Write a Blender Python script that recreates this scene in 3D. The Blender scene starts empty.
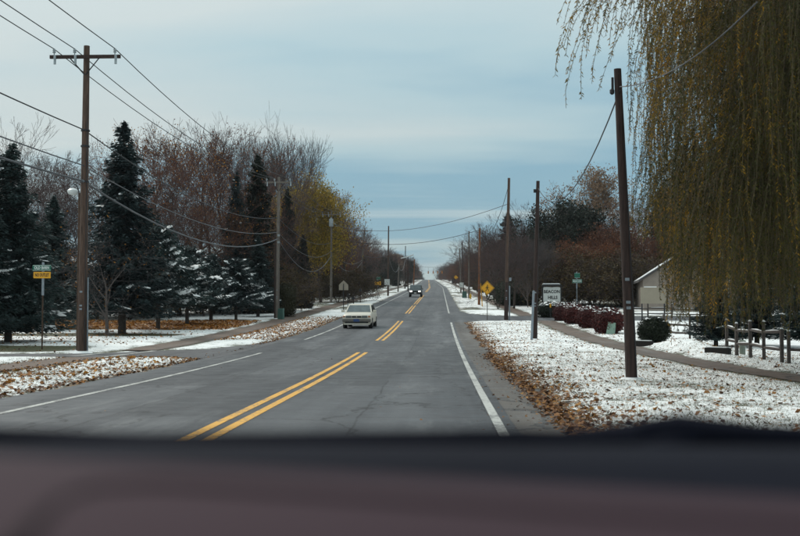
import bpy, bmesh, math, random
import numpy as np
from mathutils import Vector, Matrix
rad = math.radians
S = bpy.context.scene
COL = S.collection
RNG = np.random.default_rng(11)
random.seed(5)

# ------------------------------------------------------------------ camera
EYE = 1.37
FPX = 1111.1                      # focal length in photo pixels (50 mm on 36 mm, 800 px wide)
PSI, TH = math.atan(40/FPX), math.atan(49/FPX)
cam_d = bpy.data.cameras.new('camera'); cam = bpy.data.objects.new('camera', cam_d); COL.objects.link(cam)
cam.location = (0, 0, EYE); cam.rotation_euler = (math.pi/2+TH, 0, PSI)
cam_d.lens = 50; cam_d.sensor_width = 36; cam_d.clip_start = 0.02; cam_d.clip_end = 6000
cam_d.dof.use_dof = True; cam_d.dof.focus_distance = 42; cam_d.dof.aperture_fstop = 2.8
S.camera = cam

# ------------------------------------------------------------------ sky, sun, exposure
SUN_EL, SUN_AZ = rad(42), rad(318)
W = bpy.data.worlds.new('World'); S.world = W; W.use_nodes = True
nt = W.node_tree; nt.nodes.clear()
def N(t, typ, **kw):
    n = t.nodes.new(typ)
    for k, v in kw.items(): setattr(n, k, v)
    return n
def mathn(t, op, a, b=None, clamp=False):
    n = N(t, 'ShaderNodeMath', operation=op, use_clamp=clamp)
    for i, v in enumerate((a, b)):
        if v is None: continue
        if hasattr(v, 'is_output'): t.links.new(v, n.inputs[i])
        else: n.inputs[i].default_value = v
    return n.outputs[0]
def ramp(t, fac, stops, interp='LINEAR'):
    n = N(t, 'ShaderNodeValToRGB'); n.color_ramp.interpolation = interp
    el = n.color_ramp.elements
    while len(el) < len(stops): el.new(0.5)
    for e, (p, c) in zip(el, stops):
        e.position = p; e.color = (*c, 1) if len(c) == 3 else c
    t.links.new(fac, n.inputs[0]); return n.outputs[0]
def mixc(t, fac, a, b, mode='MIX'):
    n = N(t, 'ShaderNodeMix', data_type='RGBA', blend_type=mode)
    for i, v in ((0, fac), (6, a), (7, b)):
        if hasattr(v, 'is_output'): t.links.new(v, n.inputs[i])
        elif i == 0: n.inputs[0].default_value = v
        else: n.inputs[i].default_value = (*v, 1)
    return n.outputs[2]
def noise(t, vec, scale, detail=4, rough=.55, dist=0.0, out=0):
    n = N(t, 'ShaderNodeTexNoise'); n.inputs['Scale'].default_value = scale
    n.inputs['Detail'].default_value = detail; n.inputs['Roughness'].default_value = rough
    n.inputs['Distortion'].default_value = dist
    if vec is not None: t.links.new(vec, n.inputs['Vector'])
    return n.outputs[out]
def mapping(t, vec, scale=(1,1,1), loc=(0,0,0), rot=(0,0,0)):
    n = N(t, 'ShaderNodeMapping'); n.inputs['Scale'].default_value = scale
    n.inputs['Location'].default_value = loc; n.inputs['Rotation'].default_value = rot
    t.links.new(vec, n.inputs['Vector']); return n.outputs[0]

sky = N(nt, 'ShaderNodeTexSky', sky_type='NISHITA'); sky.sun_disc = False
sky.sun_elevation = SUN_EL; sky.sun_rotation = SUN_AZ; sky.air_density = 1.0; sky.dust_density = 2.0
tc = N(nt, 'ShaderNodeTexCoord')
sep = N(nt, 'ShaderNodeSeparateXYZ'); nt.links.new(tc.outputs['Generated'], sep.inputs[0])
# cloud deck: the direction is laid on a flat layer far above, so that bands thin out towards the horizon
zc = mathn(nt, 'ADD', mathn(nt, 'MAXIMUM', sep.outputs[2], 0.0), 0.06)
comb = N(nt, 'ShaderNodeCombineXYZ')
nt.links.new(mathn(nt, 'DIVIDE', sep.outputs[0], zc), comb.inputs[0])
nt.links.new(mathn(nt, 'DIVIDE', sep.outputs[1], zc), comb.inputs[1])
n1 = noise(nt, mapping(nt, comb.outputs[0], (.30, .42, 1), (1.2, .4, 0)), 1.0, 5, .5, .3)
n2 = noise(nt, mapping(nt, comb.outputs[0], (.16, .62, 1), (4.3, 1.45, 0), (0, 0, rad(6))), 1.0, 4, .5, .5)
cov = mathn(nt, 'ADD', mathn(nt, 'MULTIPLY', sep.outputs[2], 3.9), mathn(nt, 'MULTIPLY', mathn(nt, 'SUBTRACT', n1, .5), 1.15))
cov = mathn(nt, 'ADD', cov, mathn(nt, 'MULTIPLY', mathn(nt, 'SUBTRACT', n2, .5), 1.0))
cov = mathn(nt, 'SUBTRACT', cov, mathn(nt, 'ADD', .06, mathn(nt, 'MULTIPLY', sep.outputs[0], .7)))   # the deck is thinner towards the right
cloud = ramp(nt, cov, [(0.10, (3.9, 4.9, 5.0)), (0.28, (2.1, 3.6, 4.4)), (0.46, (2.0, 3.5, 4.35)), (0.64, (3.4, 4.6, 4.95)), (0.86, (4.5, 5.15, 5.15))])
# a pale rift low over the road where the deck is thin
rift = mathn(nt, 'MULTIPLY', ramp(nt, n2, [(.55, (0,0,0)), (.72, (1,1,1))]), ramp(nt, sep.outputs[2], [(.0, (0,0,0)), (.05, (1,1,1)), (.12, (1,1,1)), (.2, (0,0,0))]))
cloud = mixc(nt, mathn(nt, 'MULTIPLY', rift, .6), cloud, (6.0, 6.3, 6.0))
lum = N(nt, 'ShaderNodeVectorMath', operation='SCALE'); nt.links.new(cloud, lum.inputs[0])   # an overcast dome brightens towards the zenith
nt.links.new(mathn(nt, 'ADD', .92, mathn(nt, 'MULTIPLY', mathn(nt, 'MAXIMUM', sep.outputs[2], 0.0), .95)), lum.inputs['Scale'])
skymix = mixc(nt, .93, sky.outputs[0], lum.outputs[0])
bg = N(nt, 'ShaderNodeBackground'); bg.inputs[1].default_value = 0.1
nt.links.new(skymix, bg.inputs[0])
wo = N(nt, 'ShaderNodeOutputWorld'); nt.links.new(bg.outputs[0], wo.inputs[0])

sun_d = bpy.data.lights.new('sun', 'SUN'); sun_d.energy = 1.5; sun_d.angle = rad(14); sun_d.color = (1, .95, .88)
sun = bpy.data.objects.new('sun', sun_d); COL.objects.link(sun); sun.location = (0, -20, 60)
sun.rotation_euler = Vector((-math.sin(SUN_AZ)*math.cos(SUN_EL), -math.cos(SUN_AZ)*math.cos(SUN_EL), -math.sin(SUN_EL))).to_track_quat('-Z', 'Y').to_euler()
S.view_settings.view_transform = 'Standard'; S.view_settings.look = 'None'
S.view_settings.exposure = 0.25; S.view_settings.gamma = 1.0
S.cycles.max_bounces = 5; S.cycles.diffuse_bounces = 2; S.cycles.glossy_bounces = 2; S.cycles.transparent_max_bounces = 4

# ------------------------------------------------------------------ terrain profile and pixel helpers
def g(Y):
    Y = np.asarray(Y, float); a = 0.037
    z = np.where(Y < 20, 0, np.where(Y < 75, a*(Y-20)**2/110, a*27.5 + a*(Y-75)))
    z = np.where(Y > 880, a*27.5 + a*805 + a*(np.clip(Y, 880, 1100)-880) - 0.00028*(np.clip(Y, 880, 1100)-880)**2, z)
    return z
def gf(Y): return float(g(Y))
cF = Vector((-math.sin(PSI)*math.cos(TH), math.cos(PSI)*math.cos(TH), math.sin(TH)))
cR = Vector((math.cos(PSI), math.sin(PSI), 0)); cU = cR.cross(cF)
def P(px, py, Y):
    d = cF*FPX + cR*(px-400) + cU*(268-py); t = Y/d.y
    return Vector((d.x*t, Y, EYE + d.z*t))
def ground_at(px, Y):
    py = 317
    for _ in range(6):
        p = P(px, py, Y); py += (p.z - gf(Y))*FPX/Y
    return Vector((p.x, Y, gf(Y)))
def bend(Y): return -0.0105*np.clip(np.asarray(Y, float)-290, 0, None)
ROAD_L, ROAD_R = -7.35, 1.75
PATH_L = ([12, 30, 36, 41, 60, 110, 200, 400, 900], [-12.5, -12.2, -12.0, -11.7, -11.9, -11.9, -11.6, -12, -17], [-10.9, -10.7, -10.6, -10.3, -10.4, -10.4, -10.4, -10.7, -16])
PATH_R = ([14, 24, 30, 38, 50, 76, 88, 110, 140, 200, 400, 900], [8.2, 7.5, 6.95, 6.75, 6.5, 6.7, 6.2, 5.9, 5.6, 5.2, 4.5, -.5], [9.3, 8.6, 8.1, 7.9, 7.75, 7.9, 7.4, 7.1, 6.8, 6.4, 5.7, .7])
STREET_L = [(-7.0, 33.4), (-8.4, 35.0), (-10.7, 35.2), (-13, 35.8), (-60, 35.8), (-60, 37.6), (-13, 37.6), (-11.7, 38.2), (-10.3, 40.2), (-8.7, 41.6), (-7.8, 46), (-7.3, 52), (-7.0, 52)]
STREET_R = [(1.5, 75.5), (3.2, 77.2), (60, 77.6), (60, 85.5), (5.6, 86.2), (3.6, 88.2), (2.3, 92), (1.7, 99), (1.5, 99)]

def poly_dist(X, Y, poly):
    """signed distance to polygon, negative inside"""
    d = np.full(X.shape, 1e9); inside = np.zeros(X.shape, bool); n = len(poly)
    for i in range(n):
        (x0, y0), (x1, y1) = poly[i], poly[(i+1) % n]
        ex, ey = x1-x0, y1-y0
        t = np.clip(((X-x0)*ex + (Y-y0)*ey)/(ex*ex+ey*ey), 0, 1)
        d = np.minimum(d, np.hypot(X-x0-t*ex, Y-y0-t*ey))
        if y0 != y1:
            c = ((y0 > Y) != (y1 > Y)) & (X < (x1-x0)*(Y-y0)/(y1-y0)+x0); inside ^= c
    return np.where(inside, -d, d)
def wob(Y, s): return .10*np.sin(Y*.9+s) + .07*np.sin(Y*2.3+2*s) + .05*np.sin(Y*5.1+s)
def paved_dist(X, Y):
    b = bend(Y)
    d = np.maximum(ROAD_L+b-X, X-(ROAD_R+b))
    for ys, a, c in (PATH_L, PATH_R):
        d2 = np.maximum(np.interp(Y, ys, a)-X, X-np.interp(Y, ys, c))
        d2 = np.where((Y < 34.9) | (Y > 40) | (X > -8), d2, d2)
        d = np.minimum(d, d2)
    for poly in (STREET_L, STREET_R): d = np.minimum(d, poly_dist(X, Y, poly))
    return d
def vnoise(X, Y, seed=0):
    s = 0
    for k, (fx, fy, a) in enumerate(((.31, .27, .5), (.83, .71, .3), (1.9, 2.3, .16), (4.1, 3.7, .10))):
        s = s + a*np.sin(fx*X*2+1.7*k+seed+1.3*np.sin(fy*Y+seed))*np.cos(fy*Y*2+.9*k+seed*2+np.sin(fx*X*1.3))
    return s
def sstep(a, b, x):
    t = np.clip((x-a)/(b-a), 0, 1); return t*t*(3-2*t)
def hgt(X, Y):
    X = np.asarray(X, float); Y = np.asarray(Y, float)
    d = paved_dist(X, Y)
    near = sstep(.02, .7, d)
    m = .05*near + near*.05*vnoise(X, Y)
    m = m + .38*np.exp(-((X-8.95)/.75)**2-((Y-40.5)/3.6)**2)*near       # the heap of snow by the round bush
    return g(Y) + m - .03*sstep(.1, .5, -d)
def hf(x, y): return float(hgt(np.array([x]), np.array([y]))[0])

# ------------------------------------------------------------------ materials
MATS = {}
def mat(name, col, rough=.8, metal=0.0, var=.25, scale=6.0, bump=0.0, bscale=40.0, emit=None, spec=.4, trans=0.0, stretch=(1,1,1), col2=None, snowtop=0.0):
    if name in MATS: return MATS[name]
    m = bpy.data.materials.new(name); m.use_nodes = True; t = m.node_tree
    b = t.nodes['Principled BSDF']; b.inputs['Roughness'].default_value = rough
    b.inputs['Metallic'].default_value = metal; b.inputs['Specular IOR Level'].default_value = spec
    c = N(t, 'ShaderNodeTexCoord'); v = mapping(t, c.outputs['Object'], stretch)
    nz = noise(t, v, scale, 5, .6)
    c2 = col2 or tuple(x*(1-var) for x in col); c1 = tuple(min(1, x*(1+var*.6)) for x in col)
    base = ramp(t, nz, [(.3, c2), (.7, c1)])
    t.links.new(base, b.inputs['Base Color'])
    if bump:
        bn = N(t, 'ShaderNodeBump'); bn.inputs['Strength'].default_value = bump; bn.inputs['Distance'].default_value = .01
        t.links.new(noise(t, v, bscale, 4, .6), bn.inputs['Height']); t.links.new(bn.outputs[0], b.inputs['Normal'])
    if emit:
        b.inputs['Emission Color'].default_value = (*emit[0], 1); b.inputs['Emission Strength'].default_value = emit[1]
    MATS[name] = m; return m
def leafmat(name, stops, trans=.25, rough=.7, clump=.5):
    """each leaf takes a colour of its own; large soft noise makes lighter and darker clumps of foliage"""
    if name in MATS: return MATS[name]
    m = bpy.data.materials.new(name); m.use_nodes = True; t = m.node_tree
    b = t.nodes['Principled BSDF']; b.inputs['Roughness'].default_value = rough; b.inputs['Specular IOR Level'].default_value = .25
    ge = N(t, 'ShaderNodeNewGeometry'); oi = N(t, 'ShaderNodeObjectInfo')
    c = N(t, 'ShaderNodeTexCoord')
    nz = noise(t, c.outputs['Object'], .9, 3, .5)
    f = mathn(t, 'ADD', mathn(t, 'MULTIPLY', ge.outputs['Random Per Island'], 1-clump), mathn(t, 'MULTIPLY', ramp(t, nz, [(.3, (0,0,0)), (.7, (1,1,1))]), clump))
    base = ramp(t, f, stops)
    base = mixc(t, 1.0, base, ramp(t, oi.outputs['Random'], [(0, (.72, .72, .75)), (1, (1.12, 1.08, 1.0))]), 'MULTIPLY')
    t.links.new(base, b.inputs['Base Color'])
    if trans:
        tr = N(t, 'ShaderNodeBsdfTranslucent'); t.links.new(base, tr.inputs[0])
        mx = N(t, 'ShaderNodeMixShader'); mx.inputs[0].default_value = trans
        t.links.new(b.outputs[0], mx.inputs[1]); t.links.new(tr.outputs[0], mx.inputs[2])
        t.links.new(mx.outputs[0], t.nodes['Material Output'].inputs[0])
    MATS[name] = m; return m
def attr(t, name):
    n = N(t, 'ShaderNodeAttribute'); n.attribute_name = name; return n.outputs['Fac']

def ground_material():
    m = bpy.data.materials.new('snowy_grass'); m.use_nodes = True; t = m.node_tree
    b = t.nodes['Principled BSDF']; b.inputs['Roughness'].default_value = .75; b.inputs['Specular IOR Level'].default_value = .3
    v = N(t, 'ShaderNodeTexCoord').outputs['Object']
    bare, leaf = attr(t, 'bare'), attr(t, 'leaf')
    big = noise(t, v, .35, 4, .6); mid = noise(t, v, 2.2, 5, .62); fine = noise(t, v, 11, 6, .72); fine2 = noise(t, mapping(t, v, (1, 1, 1), (7, 3, 1)), 26, 5, .7)
    grass = ramp(t, fine2, [(.25, (.018, .021, .010)), (.5, (.06, .062, .028)), (.75, (.13, .115, .055))])
    snow = ramp(t, mid, [(.25, (.74, .77, .77)), (.6, (.87, .88, .87))])
    # where blades stick out of the thin snow
    k = mathn(t, 'ADD', mathn(t, 'MULTIPLY', mathn(t, 'ADD', fine, fine2), .5), mathn(t, 'MULTIPLY', mathn(t, 'SUBTRACT', mid, .5), .35))
    k = mathn(t, 'ADD', k, mathn(t, 'MULTIPLY', mathn(t, 'SUBTRACT', big, .5), .42))
    k = mathn(t, 'SUBTRACT', k, mathn(t, 'MULTIPLY', bare, .42))
    cover = ramp(t, k, [(.35, (0,0,0)), (.455, (1,1,1))])
    base = mixc(t, cover, grass, snow)
    vo = N(t, 'ShaderNodeTexVoronoi'); vo.inputs['Scale'].default_value = 9.0; t.links.new(v, vo.inputs['Vector'])
    sc = N(t, 'ShaderNodeSeparateColor'); t.links.new(vo.outputs['Color'], sc.inputs[0])
    lm = mathn(t, 'LESS_THAN', sc.outputs[0], leaf)
    lm = mathn(t, 'MULTIPLY', lm, mathn(t, 'LESS_THAN', vo.outputs['Distance'], mathn(t, 'ADD', .28, mathn(t, 'MULTIPLY', leaf, .5))))
    lcol = ramp(t, sc.outputs[1], [(0, (.05, .028, .015)), (.35, (.16, .07, .025)), (.65, (.30, .13, .03)), (.85, (.36, .19, .05)), (1, (.10, .05, .03))])
    base = mixc(t, lm, base, lcol)
    t.links.new(base, b.inputs['Base Color'])
    bn = N(t, 'ShaderNodeBump'); bn.inputs['Strength'].default_value = .8; bn.inputs['Distance'].default_value = .035
    t.links.new(mathn(t, 'ADD', k, mathn(t, 'MULTIPLY', mid, .6)), bn.inputs['Height']); t.links.new(bn.outputs[0], b.inputs['Normal'])
    return m
def asphalt_material(name, lo, hi, tracks=False):
    m = bpy.data.materials.new(name); m.use_nodes = True; t = m.node_tree
    b = t.nodes['Principled BSDF']; b.inputs['Specular IOR Level'].default_value = .3
    v = N(t, 'ShaderNodeTexCoord').outputs['Object']
    fine = noise(t, v, 55, 4, .7); mid = noise(t, v, 1.6, 6, .65); lane = noise(t, mapping(t, v, (1.3, .02, 1)), 1.0, 5, .6)
    patch = noise(t, mapping(t, v, (.35, .10, 1)), 1.0, 6, .65, .8)
    f = mathn(t, 'ADD', mathn(t, 'MULTIPLY', fine, .22), mathn(t, 'ADD', mathn(t, 'MULTIPLY', mid, .22), mathn(t, 'ADD', mathn(t, 'MULTIPLY', lane, .36), mathn(t, 'MULTIPLY', patch, .30))))
    if tracks:      # the wheels polish two tracks in each lane and oil drips darken the strip between them
        sx = N(t, 'ShaderNodeSeparateXYZ'); t.links.new(v, sx.inputs[0])
        wx = mathn(t, 'ADD', sx.outputs[0], mathn(t, 'MULTIPLY', noise(t, mapping(t, v, (.05, .05, 1)), 1.0, 2), .5))
        ph = mathn(t, 'MULTIPLY', mathn(t, 'ADD', wx, 2.72), 2*math.pi/1.74)
        f = mathn(t, 'ADD', f, mathn(t, 'MULTIPLY', mathn(t, 'COSINE', ph), -.030))
    base = ramp(t, f, [(.42, lo), (.53, tuple((a+c)/2 for a, c in zip(lo, hi))), (.66, hi)])
    # patches of newer, darker surface with square edges
    br = N(t, 'ShaderNodeTexBrick'); br.inputs['Scale'].default_value = 1.0; br.inputs['Brick Width'].default_value = 11.0; br.inputs['Row Height'].default_value = 1.75; br.inputs['Mortar Size'].default_value = .016
    br.inputs['Color1'].default_value = (0, 0, 0, 1); br.inputs['Color2'].default_value = (1, 1, 1, 1); br.inputs['Mortar'].default_value = (.5, .5, .5, 1); br.offset = .37
    wv0 = N(t, 'ShaderNodeVectorMath', operation='ADD'); t.links.new(mapping(t, v, (1, 1, 1), (0, .98, 0), (0, 0, math.pi/2)), wv0.inputs[0])
    sm = N(t, 'ShaderNodeVectorMath', operation='SCALE'); t.links.new(noise(t, v, .7, 3, .6, 0, 1), sm.inputs[0]); sm.inputs['Scale'].default_value = .22; t.links.new(sm.outputs[0], wv0.inputs[1])
    t.links.new(wv0.outputs[0], br.inputs['Vector'])
    if tracks:
        sep2 = N(t, 'ShaderNodeSeparateColor'); t.links.new(br.outputs['Color'], sep2.inputs[0])
        base = mixc(t, mathn(t, 'MULTIPLY', mathn(t, 'GREATER_THAN', sep2.outputs[0], .82), .40), base, tuple(x*.7 for x in lo))
        base = mixc(t, mathn(t, 'MULTIPLY', mathn(t, 'MULTIPLY', br.outputs['Fac'], mathn(t, 'GREATER_THAN', patch, .46)), .75), base, (.016, .016, .018))
    vo = N(t, 'ShaderNodeTexVoronoi', feature='DISTANCE_TO_EDGE'); vo.inputs['Scale'].default_value = .42
    wv = N(t, 'ShaderNodeVectorMath', operation='ADD'); t.links.new(mapping(t, v, (1, .55, 1)), wv.inputs[0]); t.links.new(noise(t, v, 1.3, 4, .6, 0, 1), wv.inputs[1])
    t.links.new(wv.outputs[0], vo.inputs['Vector'])
    crack = mathn(t, 'MULTIPLY', mathn(t, 'LESS_THAN', vo.outputs['Distance'], .011), mathn(t, 'GREATER_THAN', patch, .44))
    base = mixc(t, mathn(t, 'MULTIPLY', crack, .75), base, (.016, .016, .018))
    salt = ramp(t, noise(t, mapping(t, v, (.9, .10, 1), (3, 8, 0)), 1.0, 7, .72), [(.54, (0,0,0)), (.72, (1,1,1))])
    base = mixc(t, mathn(t, 'MULTIPLY', salt, .45), base, (.23, .235, .235))
    t.links.new(base, b.inputs['Base Color'])
    t.links.new(ramp(t, mid, [(.3, (.5,)*3), (.7, (.85,)*3)]), b.inputs['Roughness'])
    bn = N(t, 'ShaderNodeBump'); bn.inputs['Strength'].default_value = .35; bn.inputs['Distance'].default_value = .006
    t.links.new(fine, bn.inputs['Height']); t.links.new(bn.outputs[0], b.inputs['Normal'])
    return m
def paint_material(name, col, under, wear=.45):
    m = bpy.data.materials.new(name); m.use_nodes = True; t = m.node_tree
    b = t.nodes['Principled BSDF']; b.inputs['Roughness'].default_value = .6
    v = N(t, 'ShaderNodeTexCoord').outputs['Object']
    w = noise(t, v, 14, 6, .75); w2 = noise(t, v, .8, 4, .6)
    f = ramp(t, mathn(t, 'ADD', mathn(t, 'MULTIPLY', w, .6), mathn(t, 'MULTIPLY', w2, .4)), [(wear-.03, (0,0,0)), (wear+.05, (1,1,1))])
    t.links.new(mixc(t, f, under, col), b.inputs['Base Color']); return m

M_GROUND = ground_material()
M_ASPH = asphalt_material('asphalt', (.025, .028, .034), (.094, .099, .106), True)
M_PATH = asphalt_material('path_asphalt', (.062, .043, .034), (.15, .105, .078))
M_SHOULD = asphalt_material('shoulder_asphalt', (.030, .026, .024), (.135, .120, .106))
M_STREET = asphalt_material('street_asphalt', (.04, .04, .044), (.10, .10, .105))
M_YEL = paint_material('yellow_paint', (.70, .35, .025), (.10, .095, .085), .435)
M_WHITE = paint_material('white_paint', (.46, .46, .43), (.10, .10, .10), .46)
M_WOOD = mat('pole_wood', (.10, .062, .046), .85, var=.7, scale=5, bump=1, stretch=(6, 6, .35))
M_WOODD = mat('dark_pole_wood', (.046, .027, .023), .85, var=.7, scale=5, bump=1, stretch=(6, 6, .35))
M_WOODG = mat('grey_pole_wood', (.17, .145, .125), .85, var=.4, scale=5, bump=.5, stretch=(6, 6, .5))
M_WOODO = mat('orange_pole_wood', (.22, .085, .035), .85, var=.4, scale=5, bump=.5, stretch=(6, 6, .5))
M_STEEL = mat('galvanised_steel', (.24, .27, .30), .45, .6, var=.2, scale=12)
M_DKSTEEL = mat('dark_steel', (.035, .036, .04), .5, .5, var=.3)
M_PORC = mat('insulator_porcelain', (.30, .34, .36), .3, var=.2)
M_WIRE = mat('cable_jacket', (.022, .024, .028), .6, var=.2)
M_CABLE = mat('pale_cable', (.07, .075, .085), .55, var=.2)
M_SNOW = mat('snow', (.80, .82, .82), .7, var=.08, scale=8, bump=.4, bscale=30)
M_BARK = mat('bark', (.060, .045, .038), .9, var=.5, scale=6, bump=.8, bscale=25, stretch=(3, 3, .7))
M_BARKG = mat('grey_bark', (.11, .09, .082), .9, var=.45, scale=6, bump=.8, bscale=25, stretch=(3, 3, .7))
M_TWIG = mat('purple_brown_twigs', (.078, .052, .050), .9, var=.4, scale=1.2)
M_TWIGR = mat('red_brown_twigs', (.100, .046, .035), .9, var=.4, scale=1.2)
M_TWIGG = mat('grey_twigs', (.070, .060, .060), .9, var=.4, scale=1.2)
M_NEEDLE = leafmat('blue_spruce_needles', [(0, (.008, .015, .016)), (.5, (.024, .044, .046)), (1, (.055, .088, .088))], .08)
M_NEEDLED = leafmat('dark_conifer_needles', [(0, (.006, .010, .008)), (.5, (.014, .022, .016)), (1, (.030, .044, .030))], .08)
M_LYEL = leafmat('yellow_green_leaves', [(0, (.05, .045, .012)), (.3, (.15, .12, .022)), (.6, (.30, .215, .032)), (1, (.50, .31, .045))], .35, clump=.45)
M_LORG = leafmat('orange_leaves', [(0, (.12, .045, .012)), (.5, (.30, .13, .025)), (1, (.46, .24, .04))], .3, clump=.3)
M_LRUST = leafmat('rust_leaves', [(0, (.06, .026, .018)), (.5, (.17, .068, .034)), (1, (.30, .125, .05))], .25, clump=.5)
M_LTAN = leafmat('tan_oak_leaves', [(0, (.14, .085, .05)), (.5, (.30, .195, .12)), (1, (.44, .30, .19))], .25, clump=.4)
M_LOLIVE = leafmat('olive_brown_leaves', [(0, (.018, .015, .008)), (.5, (.062, .046, .020)), (1, (.15, .092, .034))], .2, clump=.5)
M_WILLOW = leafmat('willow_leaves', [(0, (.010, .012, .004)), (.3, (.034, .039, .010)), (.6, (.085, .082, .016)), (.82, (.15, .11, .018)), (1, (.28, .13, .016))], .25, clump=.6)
M_WGOLD = leafmat('lit_golden_willow_leaves', [(0, (.045, .040, .009)), (.3, (.13, .10, .016)), (.6, (.29, .18, .020)), (1, (.46, .20, .018))], .4, clump=.5)
M_WSTEM = mat('willow_stems', (.07, .05, .022), .8, var=.3)
M_BURG = leafmat('burgundy_leaves', [(0, (.022, .006, .007)), (.5, (.075, .016, .016)), (1, (.15, .036, .028))], .15, clump=.4)
M_HEDGE = leafmat('dark_hedge_leaves', [(0, (.007, .012, .007)), (.5, (.017, .026, .014)), (1, (.036, .048, .024))], .1, clump=.5)
M_HEDGEB = leafmat('brownish_cedar_leaves', [(0, (.018, .018, .007)), (.5, (.040, .038, .014)), (1, (.07, .058, .022))], .1, clump=.5)
M_FALLEN = leafmat('fallen_leaves', [(0, (.034, .019, .013)), (.3, (.11, .052, .028)), (.55, (.23, .105, .042)), (.8, (.36, .17, .05)), (1, (.50, .25, .05))], .1, clump=.15)
M_FALLENO = leafmat('fallen_orange_leaves', [(0, (.12, .05, .015)), (.4, (.33, .13, .022)), (1, (.52, .24, .035))], .1, clump=.2)
M_BLADE = leafmat('grass_blades', [(0, (.05, .06, .025)), (.5, (.12, .12, .055)), (1, (.24, .20, .11))], .2, clump=.2)

# ------------------------------------------------------------------ object helpers
def tag(o, label=None, cat=None, group=None, kind=None):
    if label: o['label'] = label
    if cat: o['category'] = cat
    if group: o['group'] = group
    if kind: o['kind'] = kind
    return o
def link_mesh(name, verts, faces, m, parent=None, smooth=False, mats=None):
    me = bpy.data.meshes.new(name)
    me.from_pydata([tuple(v) for v in verts] if not isinstance(verts, np.ndarray) else verts.tolist(), [], faces if not isinstance(faces, np.ndarray) else faces.tolist())
    for mm in (mats or [m]): me.materials.append(mm)
    if smooth: me.polygons.foreach_set('use_smooth', [True]*len(me.polygons))
    me.update()
    o = bpy.data.objects.new(name, me); COL.objects.link(o)
    if parent: o.parent = parent
    return o
def fast_mesh(name, V, F, m):
    """V (n,3), F (k,3 or 4) numpy -> mesh datablock"""
    me = bpy.data.meshes.new(name); k = F.shape[1]
    me.vertices.add(len(V)); me.vertices.foreach_set('co', np.ascontiguousarray(V, np.float32).ravel())
    me.loops.add(F.size); me.loops.foreach_set('vertex_index', np.ascontiguousarray(F, np.int32).ravel())
    me.polygons.add(len(F)); me.polygons.foreach_set('loop_start', np.arange(0, F.size, k, dtype=np.int32))
    me.materials.append(m); me.update(calc_edges=True); me.validate()
    return me
def fast_obj(name, V, F, m, parent=None):
    o = bpy.data.objects.new(name, fast_mesh(name, V, F, m)); COL.objects.link(o)
    if parent: o.parent = parent
    return o
def empty(name, loc, rz=0.0, label=None, cat=None, group=None):
    o = bpy.data.objects.new(name, None); COL.objects.link(o); o.location = loc; o.rotation_euler = (0, 0, rz)
    o.empty_display_size = .2
    return tag(o, label, cat, group)
def copy_tree(o, parent=None):
    c = o.copy(); COL.objects.link(c)
    if parent: c.parent = parent
    for ch in list(KIDS.get(o.name, [])) or [x for x in o.children]: copy_tree(ch, c)
    return c
KIDS = {}

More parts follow.
